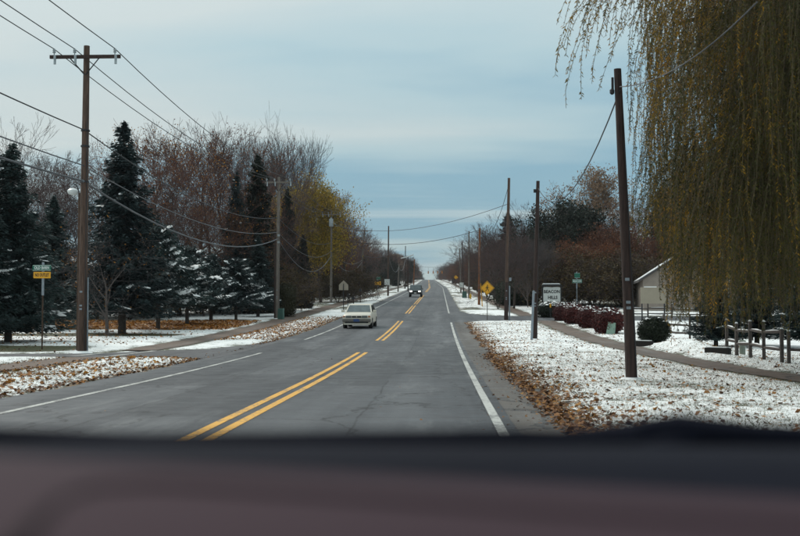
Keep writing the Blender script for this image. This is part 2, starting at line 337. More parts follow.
class MB:
    def __init__(s): s.v = []; s.f = []
    def box(s, c, d, rz=0.0, taper=1.0, rx=0.0, ry=0.0):
        n = len(s.v); R = Matrix.Rotation(rz, 3, 'Z') @ Matrix.Rotation(ry, 3, 'Y') @ Matrix.Rotation(rx, 3, 'X')
        for z in (-1, 1):
            k = taper if z > 0 else 1
            for x, y in ((-1, -1), (1, -1), (1, 1), (-1, 1)):
                s.v.append(Vector(c) + R @ Vector((x*d[0]/2*k, y*d[1]/2*k, z*d[2]/2)))
        s.f += [[n+3, n+2, n+1, n], [n+4, n+5, n+6, n+7]] + [[n+i, n+(i+1) % 4, n+4+(i+1) % 4, n+4+i] for i in range(4)]
        return s
    def cyl(s, a, b, r0, r1=None, n=10, cap=True):
        a, b = Vector(a), Vector(b); r1 = r0 if r1 is None else r1
        d = (b-a).normalized(); u = d.orthogonal().normalized(); w = d.cross(u); k = len(s.v)
        for p, r in ((a, r0), (b, r1)):
            for i in range(n):
                t = 2*math.pi*i/n; s.v.append(p + u*math.cos(t)*r + w*math.sin(t)*r)
        s.f += [[k+i, k+(i+1) % n, k+n+(i+1) % n, k+n+i] for i in range(n)]
        if cap: s.f += [[k+i for i in range(n)][::-1], [k+n+i for i in range(n)]]
        return s
    def tube(s, pts, r, n=5):
        pts = [Vector(p) for p in pts]; k = len(s.v); up = Vector((0, 0, 1))
        rs = r if isinstance(r, (list, tuple)) else [r]*len(pts)
        for i, p in enumerate(pts):
            d = (pts[min(i+1, len(pts)-1)]-pts[max(i-1, 0)]).normalized()
            u = d.cross(up); u = u.normalized() if u.length > 1e-4 else Vector((1, 0, 0)); w = u.cross(d)
            for j in range(n):
                t = 2*math.pi*j/n; s.v.append(p + (u*math.cos(t) + w*math.sin(t))*rs[i])
        for i in range(len(pts)-1):
            for j in range(n): s.f.append([k+i*n+j, k+i*n+(j+1) % n, k+(i+1)*n+(j+1) % n, k+(i+1)*n+j])
        s.f += [[k+j for j in range(n)][::-1], [k+(len(pts)-1)*n+j for j in range(n)]]
        return s
    def lathe(s, c, prof, n=12):
        k = len(s.v); c = Vector(c)
        for r, z in prof:
            for j in range(n):
                t = 2*math.pi*j/n; s.v.append(c + Vector((r*math.cos(t), r*math.sin(t), z)))
        for i in range(len(prof)-1):
            for j in range(n): s.f.append([k+i*n+j, k+i*n+(j+1) % n, k+(i+1)*n+(j+1) % n, k+(i+1)*n+j])
        s.f += [[k+j for j in range(n)][::-1], [k+(len(prof)-1)*n+j for j in range(n)]]
        return s
    def prism(s, pts, y0, y1):
        """polygon in x,z pushed from y0 to y1"""
        k = len(s.v); n = len(pts)
        for y in (y0, y1):
            for x, z in pts: s.v.append(Vector((x, y, z)))
        s.f += [[k+i for i in range(n)], [k+n+i for i in range(n)][::-1]] + [[k+(i+1) % n, k+i, k+n+i, k+n+(i+1) % n] for i in range(n)]
        return s
    def loft(s, rings, cap=True):
        k = len(s.v); n = len(rings[0])
        for r in rings: s.v += [Vector(p) for p in r]
        for i in range(len(rings)-1):
            for j in range(n): s.f.append([k+i*n+j, k+i*n+(j+1) % n, k+(i+1)*n+(j+1) % n, k+(i+1)*n+j])
        if cap: s.f += [[k+j for j in range(n)][::-1], [k+(len(rings)-1)*n+j for j in range(n)]]
        return s
    def quad(s, a, b, c, d):
        k = len(s.v); s.v += [Vector(p) for p in (a, b, c, d)]; s.f.append([k, k+1, k+2, k+3]); return s
    def build(s, name, m, parent=None, smooth=False, bevel=0.0):
        o = link_mesh(name, s.v, s.f, m, parent)
        bm = bmesh.new(); bm.from_mesh(o.data)
        bmesh.ops.recalc_face_normals(bm, faces=bm.faces)
        if bevel: bmesh.ops.bevel(bm, geom=bm.edges[:], offset=bevel, segments=2, affect='EDGES', profile=.6)
        bm.to_mesh(o.data); bm.free()
        if smooth:
            o.data.polygons.foreach_set('use_smooth', [True]*len(o.data.polygons))
            try: o.data.set_sharp_from_angle(angle=rad(40))
            except Exception: pass
        return o
def text_part(txt, size, m, parent, loc, rz=0.0, name='lettering', sx=1.0, bold=0.0):
    cu = bpy.data.curves.new(name, 'FONT'); cu.body = txt; cu.size = size; cu.align_x = 'CENTER'; cu.align_y = 'CENTER'; cu.extrude = .002; cu.offset = bold
    cu.resolution_u = 2
    tmp = bpy.data.objects.new(name, cu); COL.objects.link(tmp)
    bpy.context.view_layer.update()
    me = bpy.data.meshes.new_from_object(tmp.evaluated_get(bpy.context.evaluated_depsgraph_get()))
    bpy.data.objects.remove(tmp); bpy.data.curves.remove(cu)
    me.name = name
    R = Matrix.Translation(loc) @ Matrix.Rotation(rz, 4, 'Z') @ Matrix.Rotation(math.pi/2, 4, 'X') @ Matrix.Diagonal((sx, 1, 1, 1))
    me.transform(R); me.materials.clear(); me.materials.append(m)
    o = bpy.data.objects.new(name, me); COL.objects.link(o); o.parent = parent; return o

# ------------------------------------------------------------------ the ground, road, streets and paths
YS = np.unique(np.round(np.concatenate([[-60, -20, 0, 8], np.arange(12, 60, .35), np.arange(60, 140, 1.0), np.arange(140, 300, 5), np.arange(300, 880, 20), np.arange(880, 1100, 10), [1200, 1500, 2200, 3200]]), 3))
XS = np.unique(np.round(np.concatenate([[-1500, -900, -500, -300, -200, -140, -100, -80, -65], np.arange(-55, -14, 2), np.arange(-14, 12.01, .22), np.arange(13, 60, 2), [70, 90, 120, 160, 250, 400, 800, 1500]]), 3))
def make_ground():
    X, Y = np.meshgrid(XS, YS); Z = hgt(X, Y)
    V = np.stack([X, Y, Z], -1).reshape(-1, 3); ny, nx = X.shape
    i = np.arange(ny*nx).reshape(ny, nx)
    F = np.stack([i[:-1, :-1], i[:-1, 1:], i[1:, 1:], i[1:, :-1]], -1).reshape(-1, 4)
    o = fast_obj('ground', V, F, M_GROUND)
    o.data.polygons.foreach_set('use_smooth', [True]*len(o.data.polygons))
    b = bend(Y)
    dr = X-(ROAD_R+b); dl = (ROAD_L+b)-X
    d = paved_dist(X, Y)
    leaf = np.full(X.shape, .03)
    leaf = np.maximum(leaf, .75*np.exp(-(np.clip(dr, 0, None)/.45)**2)*(dr > -.2)*(Y < 80))
    leaf = np.maximum(leaf, .17*(dr > 0)*(X < 10)*np.exp(-np.clip(dr, 0, None)/6)*(Y < 75))
    leaf = np.maximum(leaf, .55*np.exp(-(np.clip(dl, 0, None)/.3)**2)*(dl > -.2))
    leaf = np.maximum(leaf, .16*(dl > 0)*(X > -10.8)*(Y < 33))
    carpet = sstep(0, 2, X+34)*sstep(0, 1.0, -12.2-X)*sstep(61, 64, Y)*sstep(80, 76, Y) if False else (sstep(-36, -32, X)*(1-sstep(-12.6, -11.9, X))*sstep(61.5, 63.5, Y+.6*vnoise(X, Y))*(1-sstep(73, 76, Y)))
    leaf = np.maximum(leaf, .95*carpet)
    leaf = np.maximum(leaf, .6*((X < -7.5) & (X > -11))*sstep(52, 56, Y)*(1-sstep(80, 95, Y))*sstep(-.5, .3, vnoise(X, Y, 3)))
    bare = .22*np.exp(-np.clip(dr, 0, None)/1.2)*(dr > 0)
    under = (1-sstep(-14.2, -13.0, X))*sstep(38, 38.8, Y)*(1-sstep(42, 44.5, Y+vnoise(X, Y)))
    under = np.maximum(under, (1-sstep(-13.6, -12.8, X))*sstep(53.5, 55, Y+vnoise(X, Y))*(1-sstep(56.5, 58, Y)))
    bare = np.maximum(bare, .95*under*sstep(-60, -40, X))
    bare = np.maximum(bare, .25*sstep(.4, 0, d)*0 + .45*np.exp(-np.clip(d, 0, None)/.25)*(d > -.3))
    bare = np.maximum(bare, .06*((X > 1.7) & (X < 12) & (Y < 40)))
    bare = np.maximum(bare, .5*(Y > 92)*((X < -13) | (X > 9))*sstep(-.2, .3, vnoise(X*.6, Y*.4, 5)))
    bare = np.maximum(bare, .40*(Y > 100)*sstep(-.05, .35, vnoise(X*.9, Y*.22, 8)))
    leaf = np.maximum(leaf, .45*(Y > 95)*sstep(-.1, .4, vnoise(X*.8, Y*.25, 2)))
    bare = np.maximum(bare, .95*sstep(20, 26, np.abs(X+2))*(Y > 110))
    leaf = np.maximum(leaf, .5*sstep(18, 24, np.abs(X+2))*(Y > 100))
    for nme, arr in (('bare', bare), ('leaf', leaf)):
        a = o.data.attributes.new(nme, 'FLOAT', 'POINT'); a.data.foreach_set('value', arr.astype(np.float32).ravel())
    return tag(o, kind='structure')
make_ground()
def strip(name, ys, x0f, x1f, nx, off, m, parent=None):
    ys = np.asarray(ys); t = np.linspace(0, 1, nx+1)
    X0, X1 = x0f(ys), x1f(ys)
    X = X0[:, None]*(1-t) + X1[:, None]*t; Y = np.repeat(ys[:, None], nx+1, 1)
    V = np.stack([X, Y, g(Y)+off], -1).reshape(-1, 3); i = np.arange(X.size).reshape(X.shape)
    F = np.stack([i[:-1, :-1], i[:-1, 1:], i[1:, 1:], i[1:, :-1]], -1).reshape(-1, 4)
    return fast_obj(name, V, F, m, parent)
def yrange(a, b):
    return np.unique(np.concatenate([[a], YS[(YS > a) & (YS < b)], [b]]))
road = strip('road', yrange(-60, 1500), lambda y: ROAD_L+bend(y)+wob(y, 1)*.7, lambda y: ROAD_R+bend(y)+wob(y, 2)*.7, 6, .006, M_ASPH)
tag(road, kind='structure')
def marking(name, a, b, x, w, m):
    return tag(strip(name, yrange(a, b), lambda y: x+bend(y)-w/2, lambda y: x+bend(y)+w/2, 1, .011, m, road))
CEN, LINE_R, LINE_L = -2.72, .74, -6.22
for a, b in ((-60, 39), (50, 77), (92, 118), (122, 178), (214, 470), (520, 1000)):
    for s in (-1, 1): marking('yellow_line', a, b, CEN+s*.135, .13, M_YEL)
for a, b in ((-60, 74.5), (92, 430), (470, 1000)): marking('edge_line', a, b, LINE_R, .125, M_WHITE)
for a, b in ((-60, 38.5), (51, 430), (470, 1000)): marking('edge_line', a, b, LINE_L, .125, M_WHITE)
def sheet(name, poly, off, m):
    bm = bmesh.new(); vs = [bm.verts.new((x, y, 0)) for x, y in poly]; f = bm.faces.new(vs)
    bmesh.ops.triangulate(bm, faces=[f])
    y0, y1 = min(p[1] for p in poly), max(p[1] for p in poly)
    for y in YS[(YS > y0) & (YS < y1)]:
        bmesh.ops.bisect_plane(bm, geom=bm.verts[:]+bm.edges[:]+bm.faces[:], plane_co=(0, float(y), 0), plane_no=(0, 1, 0))
    for v in bm.verts: v.co.z = gf(v.co.y) + off
    bmesh.ops.recalc_face_normals(bm, faces=bm.faces)
    me = bpy.data.meshes.new(name); bm.to_mesh(me); bm.free(); me.materials.append(m)
    o = bpy.data.objects.new(name, me); COL.objects.link(o)
    if me.polygons and me.polygons[0].normal.z < 0: me.flip_normals()
    return tag(o, kind='structure')
sheet('side_street', [(x+(.0 if x > -7.2 else 0), y) for x, y in STREET_L], .010, M_STREET)
sheet('side_street', STREET_R, .010, M_ASPH)
for ys, a, c in (PATH_L, PATH_R):
    for lo, hi in ((12, 35.2), (40.4, 900)) if a[0] < 0 else ((14, 77.3), (86.5, 900)):
        tag(strip('footpath', yrange(lo, hi), lambda y: np.interp(y, ys, a)+.5*wob(y, 3), lambda y: np.interp(y, ys, c)+.5*wob(y, 5), 3, .014, M_PATH), kind='structure')
tag(strip('road_shoulder', yrange(12, 75), lambda y: LINE_R+.20+.05*wob(y, 4)+bend(y), lambda y: ROAD_R-.06+bend(y)+wob(y, 2)*.7, 3, .009, M_SHOULD), kind='structure')
# crosswalk lines over the mouth of the left street
for px0, py0, px1, py1 in ((-10.75, 35.3, -10.35, 40.1), (-12.0, 35.9, -11.65, 38.1)):
    sheet('crosswalk_line', [(px0-.12, py0), (px0+.12, py0), (px1+.12, py1), (px1-.12, py1)], .015, M_WHITE)

# ------------------------------------------------------------------ leaves and blades
def scatter_mesh(name, X, Y, size, m, lift=.01, flat=.35, rng=RNG, ground=True):
    n = len(X); Z = (hgt(X, Y) if ground else g(Y)+.011) + lift*rng.random(n)
    a = rng.random(n)*2*np.pi; t1 = rng.normal(0, flat, n); t2 = rng.normal(0, flat, n)
    u = np.stack([np.cos(a), np.sin(a), t1], -1); w = np.stack([-np.sin(a), np.cos(a), t2], -1)
    s = (size*(.6+.8*rng.random(n)))[:, None]/2; C = np.stack([X, Y, Z+.012], -1)
    k = rng.random((n, 1))*.35
    V = np.stack([C-u*s, C-w*s*.7+np.array([0, 0, 1])*s*k, C+u*s, C+w*s*.7+np.array([0, 0, 1])*s*k], 1).reshape(-1, 3)
    F = np.arange(n*4).reshape(n, 4)
    return tag(fast_obj(name, V, F, m), kind='stuff')
def rnd_area(n, x0, x1, y0, y1, keep=None, p=1.0):
    X = x0 + (x1-x0)*RNG.random(n); Y = y0 + (y1-y0)*RNG.random(n)**p
    if keep is not None:
        k = keep(X, Y); X, Y = X[k], Y[k]
    return X, Y
off_paved = lambda X, Y: paved_dist(X, Y) > .05
def litter():
    A = [rnd_area(11000, 1.8, 11.5, 12.5, 75, off_paved, 1.3)]
    n = 7000; Y = 12 + 62*RNG.random(n)**1.5; X = ROAD_R + .05 + np.abs(RNG.normal(0, .45, n)) + wob(Y, 2) - .12; A.append((X, Y))
    n = 5500; Y = 12 + 26*RNG.random(n)**1.4; X = ROAD_R - np.abs(RNG.normal(0, .42, n)); A.append((X, Y))
    n = 160; Y = 12 + 40*RNG.random(n); X = -6 + 7*RNG.random(n); A.append((X, Y))
    X = np.concatenate([a[0] for a in A]); Y = np.concatenate([a[1] for a in A])
    tag(scatter_mesh('fallen_leaves', X, Y, np.where(RNG.random(len(X)) < .38, .085, .042), M_FALLEN), 'brown and orange fallen leaves scattered over the right verge', 'fallen leaves')
    A = [rnd_area(1900, -10.8, -7.3, 14, 34.5, off_paved)]
    n = 2600; Y = 14 + 70*RNG.random(n); X = ROAD_L - np.abs(RNG.normal(0, .25, n)); A.append((X, Y))
    A.append(rnd_area(2500, -10.3, -7.6, 50, 80, off_paved)); A.append(rnd_area(1500, -12.4, -10.7, 14, 35)); A.append(rnd_area(900, -24, -13, 38, 60))
    X = np.concatenate([a[0] for a in A]); Y = np.concatenate([a[1] for a in A])
    tag(scatter_mesh('fallen_leaves', X, Y, .085, M_FALLEN), 'red brown fallen leaves on the snowy left verge and path', 'fallen leaves')
    X, Y = rnd_area(700, -11.5, -7.4, 15, 34.5); X2, Y2 = rnd_area(500, -24, -12.6, 45, 60); X3, Y3 = rnd_area(900, -10.4, -7.6, 50, 84)
    tag(scatter_mesh('fallen_leaves', np.concatenate([X, X2, X3]), np.concatenate([Y, Y2, Y3]), .13, M_FALLENO), 'larger bright orange leaves dotting the snowy left verge', 'fallen leaves')
    X, Y = rnd_area(11000, -34, -12.2, 62, 76)
    tag(scatter_mesh('fallen_leaves', X, Y, .16, M_FALLENO, lift=.05), 'thick orange carpet of fallen leaves under the left spruces', 'fallen leaves')
litter()
def blades(name, X, Y, h, w, m, label):
    n = len(X); Z = hgt(X, Y)
    a = RNG.random(n)*2*np.pi; L = h*(.4+1.0*RNG.random(n)); lean = RNG.normal(0, .55, (n, 2))*L[:, None]
    d = np.stack([np.cos(a), np.sin(a), 0*a], -1)*w/2; B = np.stack([X, Y, Z-.01], -1)
    T = B + np.concatenate([lean, L[:, None]], 1)
    V = np.stack([B-d, B+d, T], 1).reshape(-1, 3)
    return tag(fast_obj(name, V, np.arange(3*n).reshape(n, 3), m), label, 'grass', kind='stuff')
X, Y = rnd_area(36000, 1.85, 12, 12.5, 40, off_paved, 1.6)
blades('grass', X, Y, .045, .012, M_BLADE, 'short grass blades poking through thin snow on the right verge')
X, Y = rnd_area(14000, -13, -7.3, 15, 35, off_paved, 1.3)
blades('grass', X, Y, .05, .014, M_BLADE, 'short grass blades poking through snow on the left verge')

# ------------------------------------------------------------------ vegetation generators
def tubes_np(segs, n):
    """segs: array (k,8) p0,p1,r0,r1 -> verts, faces of open prisms"""
    A = np.asarray(segs, float); p0, p1, r0, r1 = A[:, :3], A[:, 3:6], A[:, 6:7], A[:, 7:8]
    d = p1-p0; d /= np.maximum(np.linalg.norm(d, axis=1, keepdims=True), 1e-6)
    ref = np.where(np.abs(d[:, 2:3]) < .9, np.array([[0, 0, 1.]]), np.array([[1., 0, 0]]))
    u = np.cross(d, ref); u /= np.linalg.norm(u, axis=1, keepdims=True); w = np.cross(d, u)
    V = []
    for p, r in ((p0, r0), (p1, r1)):
        for j in range(n):
            t = 2*np.pi*j/n; V.append(p + (u*np.cos(t) + w*np.sin(t))*r)
    V = np.stack(V, 1).reshape(-1, 3); k = np.arange(len(A))[:, None]*2*n
    F = np.concatenate([np.stack([k[:, 0]+j, k[:, 0]+(j+1) % n, k[:, 0]+n+(j+1) % n, k[:, 0]+n+j], -1) for j in range(n)], 0)
    return V, F
def leaf_quads(C, size, rng, aspect=.6, nrm=None):
    n = len(C); u = rng.normal(size=(n, 3)); u /= np.linalg.norm(u, axis=1, keepdims=True)
    w = rng.normal(size=(n, 3)) if nrm is None else nrm + .6*rng.normal(size=(n, 3))
    w = np.cross(u, w); w /= np.maximum(np.linalg.norm(w, axis=1, keepdims=True), 1e-6)
    s = (size*(.6+.8*rng.random(n)))[:, None]/2
    V = np.stack([C-u*s, C-w*s*aspect, C+u*s, C+w*s*aspect], 1).reshape(-1, 3)
    return V, np.arange(4*n).reshape(n, 4)
def grow(seed, H, trunk_r, spread=.75, first=.25, levels=5, nkids=(6, 5, 4, 3, 3), up=.35, gnarl=.18, twig_r=.011, stems=1, angle=45, ratio=.62):
    """branching skeleton -> (thick segs, thin segs, twig tips)"""
    R = random.Random(seed); thick, thin, tips = [], [], []
    def branch(p, d, L, r, lev):
        nseg = 5 if lev == 0 else 3
        pts = [p]; q = p; dd = d
        for i in range(nseg):
            dd = (dd + Vector((R.gauss(0, gnarl), R.gauss(0, gnarl), R.gauss(0, gnarl)*.6 + up*(.25 if lev else .1)))*.5).normalized()
            q = q + dd*(L/nseg); pts.append(q)
        for i in range(nseg):
            ra = max(twig_r, r*(1-.75*i/nseg)); rb = max(twig_r*.7, r*(1-.75*(i+1)/nseg))
            (thick if ra > .035 else thin).append((*pts[i], *pts[i+1], ra, rb))
        if lev >= levels-1:
            tips.extend(pts[1:]); return
        k = nkids[lev]
        for j in range(k):
            t = first + (1-first)*((j+R.random())/k) if lev == 0 else .25 + .75*((j+R.random())/k)
            t = min(t, .999); i = int(t*nseg); b = pts[i].lerp(pts[i+1], t*nseg-i)
            ax = (pts[i+1]-pts[i]).normalized()
            o = ax.orthogonal().normalized(); o = Matrix.Rotation(R.random()*2*math.pi if lev else 2*math.pi*(j*.382+R.random()*.15), 3, ax) @ o
            a = rad(angle + R.gauss(0, 9))*(1 if lev else (1.15-.45*t))
            nd = ax*math.cos(a) + o*math.sin(a)
            nl = L*ratio*(.75+.5*R.random())*(spread if lev == 0 else 1)*(1.15-.45*t if lev == 0 else 1)
            branch(b, nd, nl, max(twig_r, r*(1-.75*t)*.62), lev+1)
        if lev > 0: branch(pts[-1], dd, L*.5, max(twig_r, r*.3), lev+1)
    for s in range(stems):
        a = 2*math.pi*s/max(1, stems) + R.random()
        d = Vector((math.cos(a)*.35*(stems > 1), math.sin(a)*.35*(stems > 1), 1)).normalized()
        branch(Vector((math.cos(a)*.15*(stems > 1), math.sin(a)*.15*(stems > 1), -.15)), d, H*.78, trunk_r/(1+.4*(stems > 1)), 0)
    return thick, thin, tips
PROTO = {}
def make_tree(name, key, thing_name, thick, thin, tips, mbark, mtwig, leaves=None, rng=RNG):
    zs = [s[5] for s in thin] + [s[5] for s in thick]; Hreal = float(np.percentile(zs, 99.8))
    root = empty(thing_name, (0, 0, 0))
    V, F = tubes_np(thick, 6); tr = fast_obj('trunk', V, F, mbark, root)
    tr.data.polygons.foreach_set('use_smooth', [True]*len(tr.data.polygons))
    V, F = tubes_np(thin, 3); fast_obj('crown', V, F, mtwig, root)
    if leaves:
        lm, n, size, rad_, frac = leaves
        T = np.array([tuple(p) for p in tips]); T = T[rng.random(len(T)) < frac] if frac < 1 else T
        C = T[rng.integers(0, len(T), n)] + rng.normal(0, rad_, (n, 3))
        V, F = leaf_quads(C, size, rng); fast_obj('leaves', V, F, lm, root)
    PROTO[key] = (root, Hreal, [False]); return root
def plant(key, pos, H, label, cat='tree', group=None, wide=1.0, rz=None):
    root, h0, used = PROTO[key]
    if not used[0]: o = root; used[0] = True
    else: o = copy_tree(root)
    o.location = pos; s = H/h0; o.scale = (s*wide, s*wide, s); o.rotation_euler = (0, 0, random.random()*6.28 if rz is None else rz)
    return tag(o, label, cat, group)
def plant_px(key, px, Y, ytop, label, cat='tree', group=None, wide=1.0, rz=None):
    b = ground_at(px, Y); b.z = hf(b.x, b.y) - .03
    return plant(key, b, P(px, ytop, Y).z - b.z, label, cat, group, wide, rz)

make_tree('bare', 'bareA', 'bare_tree', *grow(1, 15, .22, .72, .25, 6, (8, 4, 3, 3, 2), up=.55, twig_r=.013, angle=36), M_BARK, M_TWIG)
make_tree('bare', 'bareB', 'bare_tree', *grow(7, 14, .20, .75, .22, 6, (8, 4, 3, 3, 2), up=.45, twig_r=.013, angle=40), M_BARK, M_TWIGR, (M_LRUST, 2200, .13, .25, .6))
make_tree('bare', 'bareC', 'bare_tree', *grow(12, 13, .19, .75, .2, 6, (7, 4, 3, 3, 2), up=.4, twig_r=.013, angle=42), M_BARK, M_TWIGR, (M_LORG, 1500, .13, .25, .45))
make_tree('bare', 'bareD', 'bare_tree', *grow(23, 17, .30, 1.05, .12, 6, (11, 5, 4, 3, 2), up=.62, gnarl=.10, twig_r=.019, angle=34, stems=2), M_BARKG, M_TWIGG)
make_tree('bare', 'bareE', 'bare_tree', *grow(31, 12, .17, .85, .15, 6, (8, 4, 3, 3, 2), up=.4, twig_r=.013, angle=44, stems=2), M_BARK, M_TWIG, (M_LRUST, 1000, .13, .25, .5))
make_tree('small', 'small', 'small_tree', *grow(44, 6.5, .19, 1.3, .28, 5, (7, 4, 4, 3), up=.2, gnarl=.24, twig_r=.012, angle=58), M_BARKG, M_TWIGG, (M_LORG, 330, .15, .12, .5))
make_tree('yellow', 'yellow', 'yellow_tree', *grow(52, 13, .24, .80, .16, 5, (11, 6, 5, 3), up=.5, twig_r=.014, angle=40), M_BARK, M_TWIG, (M_LYEL, 42000, .22, .55, 1))
make_tree('orange', 'orange', 'orange_tree', *grow(57, 13, .2, .65, .25, 6, (9, 5, 4, 3, 2), up=.6, twig_r=.014, angle=36), M_BARK, M_TWIGR, (M_LORG, 3200, .20, .35, .8))
make_tree('oak', 'oak', 'oak_tree', *grow(63, 14, .3, .95, .22, 6, (8, 5, 4, 3, 2), up=.45, gnarl=.22, twig_r=.015, angle=44), M_BARKG, M_TWIGG, (M_LTAN, 11000, .30, .3, .8))
make_tree('rust', 'rust', 'rust_tree', *grow(71, 8, .14, 1.0, .08, 5, (10, 6, 5, 3), up=.3, twig_r=.012, angle=46, stems=3), M_BARK, M_TWIGR, (M_LRUST, 14000, .20, .3, 1))
make_tree('thicket', 'thicket', 'thicket_bush', *grow(77, 4.5, .08, 1.1, .05, 5, (8, 5, 4, 2), up=.3, twig_r=.011, angle=48, stems=4), M_BARK, M_TWIG, (M_LOLIVE, 15000, .17, .32, 1))
make_tree('pine', 'pine', 'pine_tree', *grow(85, 11, .26, 1.0, .16, 5, (13, 6, 5, 3), up=.25, gnarl=.2, twig_r=.016, angle=55), M_BARK, M_BARK, (M_NEEDLED, 26000, .26, .30, 1))

def make_conifer(key, thing_name, seed, H=10.0, R0=2.4, skirt=.10, power=.85, mneedle=None, snow=.5, whorls=30, dens=1.0, droop=.35, trunk_r=.16, rounded=False):
    R = np.random.default_rng(seed); root = empty(thing_name, (0, 0, 0))
    MB().cyl((0, 0, -.15), (0, 0, H*.5), trunk_r, trunk_r*.55, 8, False).cyl((0, 0, H*.5), (0, 0, H*.985), trunk_r*.55, .012, 6, False).build('trunk', M_BARK, root, True)
    segs, C, Nn, SZ, SN = [], [], [], [], []
    for wi in range(whorls):
        t = skirt + (1-skirt)*((wi+R.random()*.7)/whorls); z0 = t*H
        tt = (t-skirt)/(1-skirt)
        L0 = R0*((1-tt)**power if not rounded else math.sqrt(max(.02, 1-(1.25*tt-.25)**2))) + .10
        nb = int((7 + 5*(1-tt)))
        for j in range(nb):
            a = 2*np.pi*(j+R.random()*.8)/nb + wi*.7; L = L0*(.45+.75*R.random()); z = z0 + R.normal(0, .55)*H*(1-skirt)/whorls
            pts = []
            for s in np.linspace(0, 1, 6):
                r = L*s; zz = z - droop*L*s*(1-.45*s) + .16*L*s*s
                pts.append((math.cos(a)*r, math.sin(a)*r, zz))
            pts = np.array(pts)
            for i in range(5): segs.append((*pts[i], *pts[i+1], .022*(1-.16*i), .022*(1-.16*(i+1))))
            n = int(dens*(22+88*L)); u = R.random(n)**.75; i = np.minimum((u*5).astype(int), 4); f = (u*5-i)[:, None]
            c = pts[i]*(1-f)+pts[i+1]*f
            side = np.array([-math.sin(a), math.cos(a), 0]); wd = (.10+.30*(1-np.abs(u-.45)*1.4))*min(L, 1.6)*.6
            lat = R.normal(0, 1, n)*wd*.62
            c = c + side*lat[:, None] + np.stack([0*u, 0*u, R.normal(0, .11, n) - np.abs(lat)*.35 - .05], -1)
            dirv = np.array([math.cos(a), math.sin(a), -.45])[None, :] + side[None, :]*np.sign(lat)[:, None]*(.75) + R.normal(0, .25, (n, 3))
            C.append(c); Nn.append(dirv)
            if R.random() < snow and L > .3:
                u0 = .30+.35*R.random(); u1 = min(1.0, u0+.25+.45*R.random()); SN.append((pts, u0, u1, side, (.05+.09*R.random())*(1 if snow < .5 else 1.3)*min(1.3, .6+L*.4)))
                if L > .9:
                    for sg in (-1, 1):
                        if R.random() < .6:
                            u0 = .35+.4*R.random(); k = min(int(u0*5), 4); p0 = pts[k]*(1-(u0*5-k)) + pts[k+1]*(u0*5-k); dv = (pts[5]-pts[0])/L
                            q = np.array([p0 + (dv*.6 + side*sg*.75 + np.array([0, 0, -.22]))*tt2*L*.28 for tt2 in np.linspace(0, 1, 6)])
                            SN.append((q, .15, 1.0, dv, (.04+.06*R.random())*(1 if snow < .5 else 1.3)))
    V, F = tubes_np(segs, 3); br = fast_obj('branches', V, F, M_BARK, root)
    C = np.concatenate(C); D = np.concatenate(Nn); D /= np.linalg.norm(D, axis=1, keepdims=True); n = len(C)
    w = np.cross(D, R.normal(size=(n, 3)) + np.array([0, 0, 1.2])); w /= np.linalg.norm(w, axis=1, keepdims=True)
    s = (.17*(.6+.8*R.random(n)))[:, None]
    V = np.stack([C-D*s*.5, C-w*s*.20, C+D*s*.6, C+w*s*.20], 1).reshape(-1, 3)
    fast_obj('crown', V, np.arange(4*n).reshape(n, 4), mneedle or M_NEEDLE, root)
    if SN:
        V = []; F = []
        for pts, u0, u1, side, wd in SN:
            k = len(V); us = np.linspace(u0, u1, 5)
            for i, u in enumerate(us):
                j = min(int(u*5), 4); f = u*5-j; p = pts[j]*(1-f)+pts[j+1]*f
                ww = wd*.85*(.15 if i in (0, 4) else 1)*(.6+.7*R.random())
                V += [p-side*ww+np.array([0, 0, -.01-ww*.55]), p+np.array([0, 0, .03+ww*.42*(i not in (0, 4))]), p+side*ww+np.array([0, 0, -.01-ww*.55])]
            for i in range(4):
                a = k+3*i; F += [(a, a+1, a+4, a+3), (a+1, a+2, a+5, a+4)]
        o = tag(fast_obj('snow', np.array(V), np.array(F), M_SNOW, root), kind='stuff')
        o.data.polygons.foreach_set('use_smooth', [True]*len(o.data.polygons))
    PROTO[key] = (root, H, [False])
make_conifer('spruceA', 'spruce_tree', 3, 10, 2.5, .10, .8, M_NEEDLE, .16, 34)
make_conifer('spruceB', 'spruce_tree', 8, 11, 2.1, .13, .85, M_NEEDLE, .07, 36)
make_conifer('spruceC', 'spruce_tree', 14, 5, 2.1, .26, .62, M_NEEDLE, .7, 15, 1.1, .34, .13)
make_conifer('spruceE', 'spruce_tree', 41, 5, 2.4, .30, .5, M_NEEDLE, .75, 13, 1.0, .28, .12)
make_conifer('spruceD', 'spruce_tree', 19, 11, 1.7, .03, .6, M_NEEDLED, .0, 38, 1.2, .25)

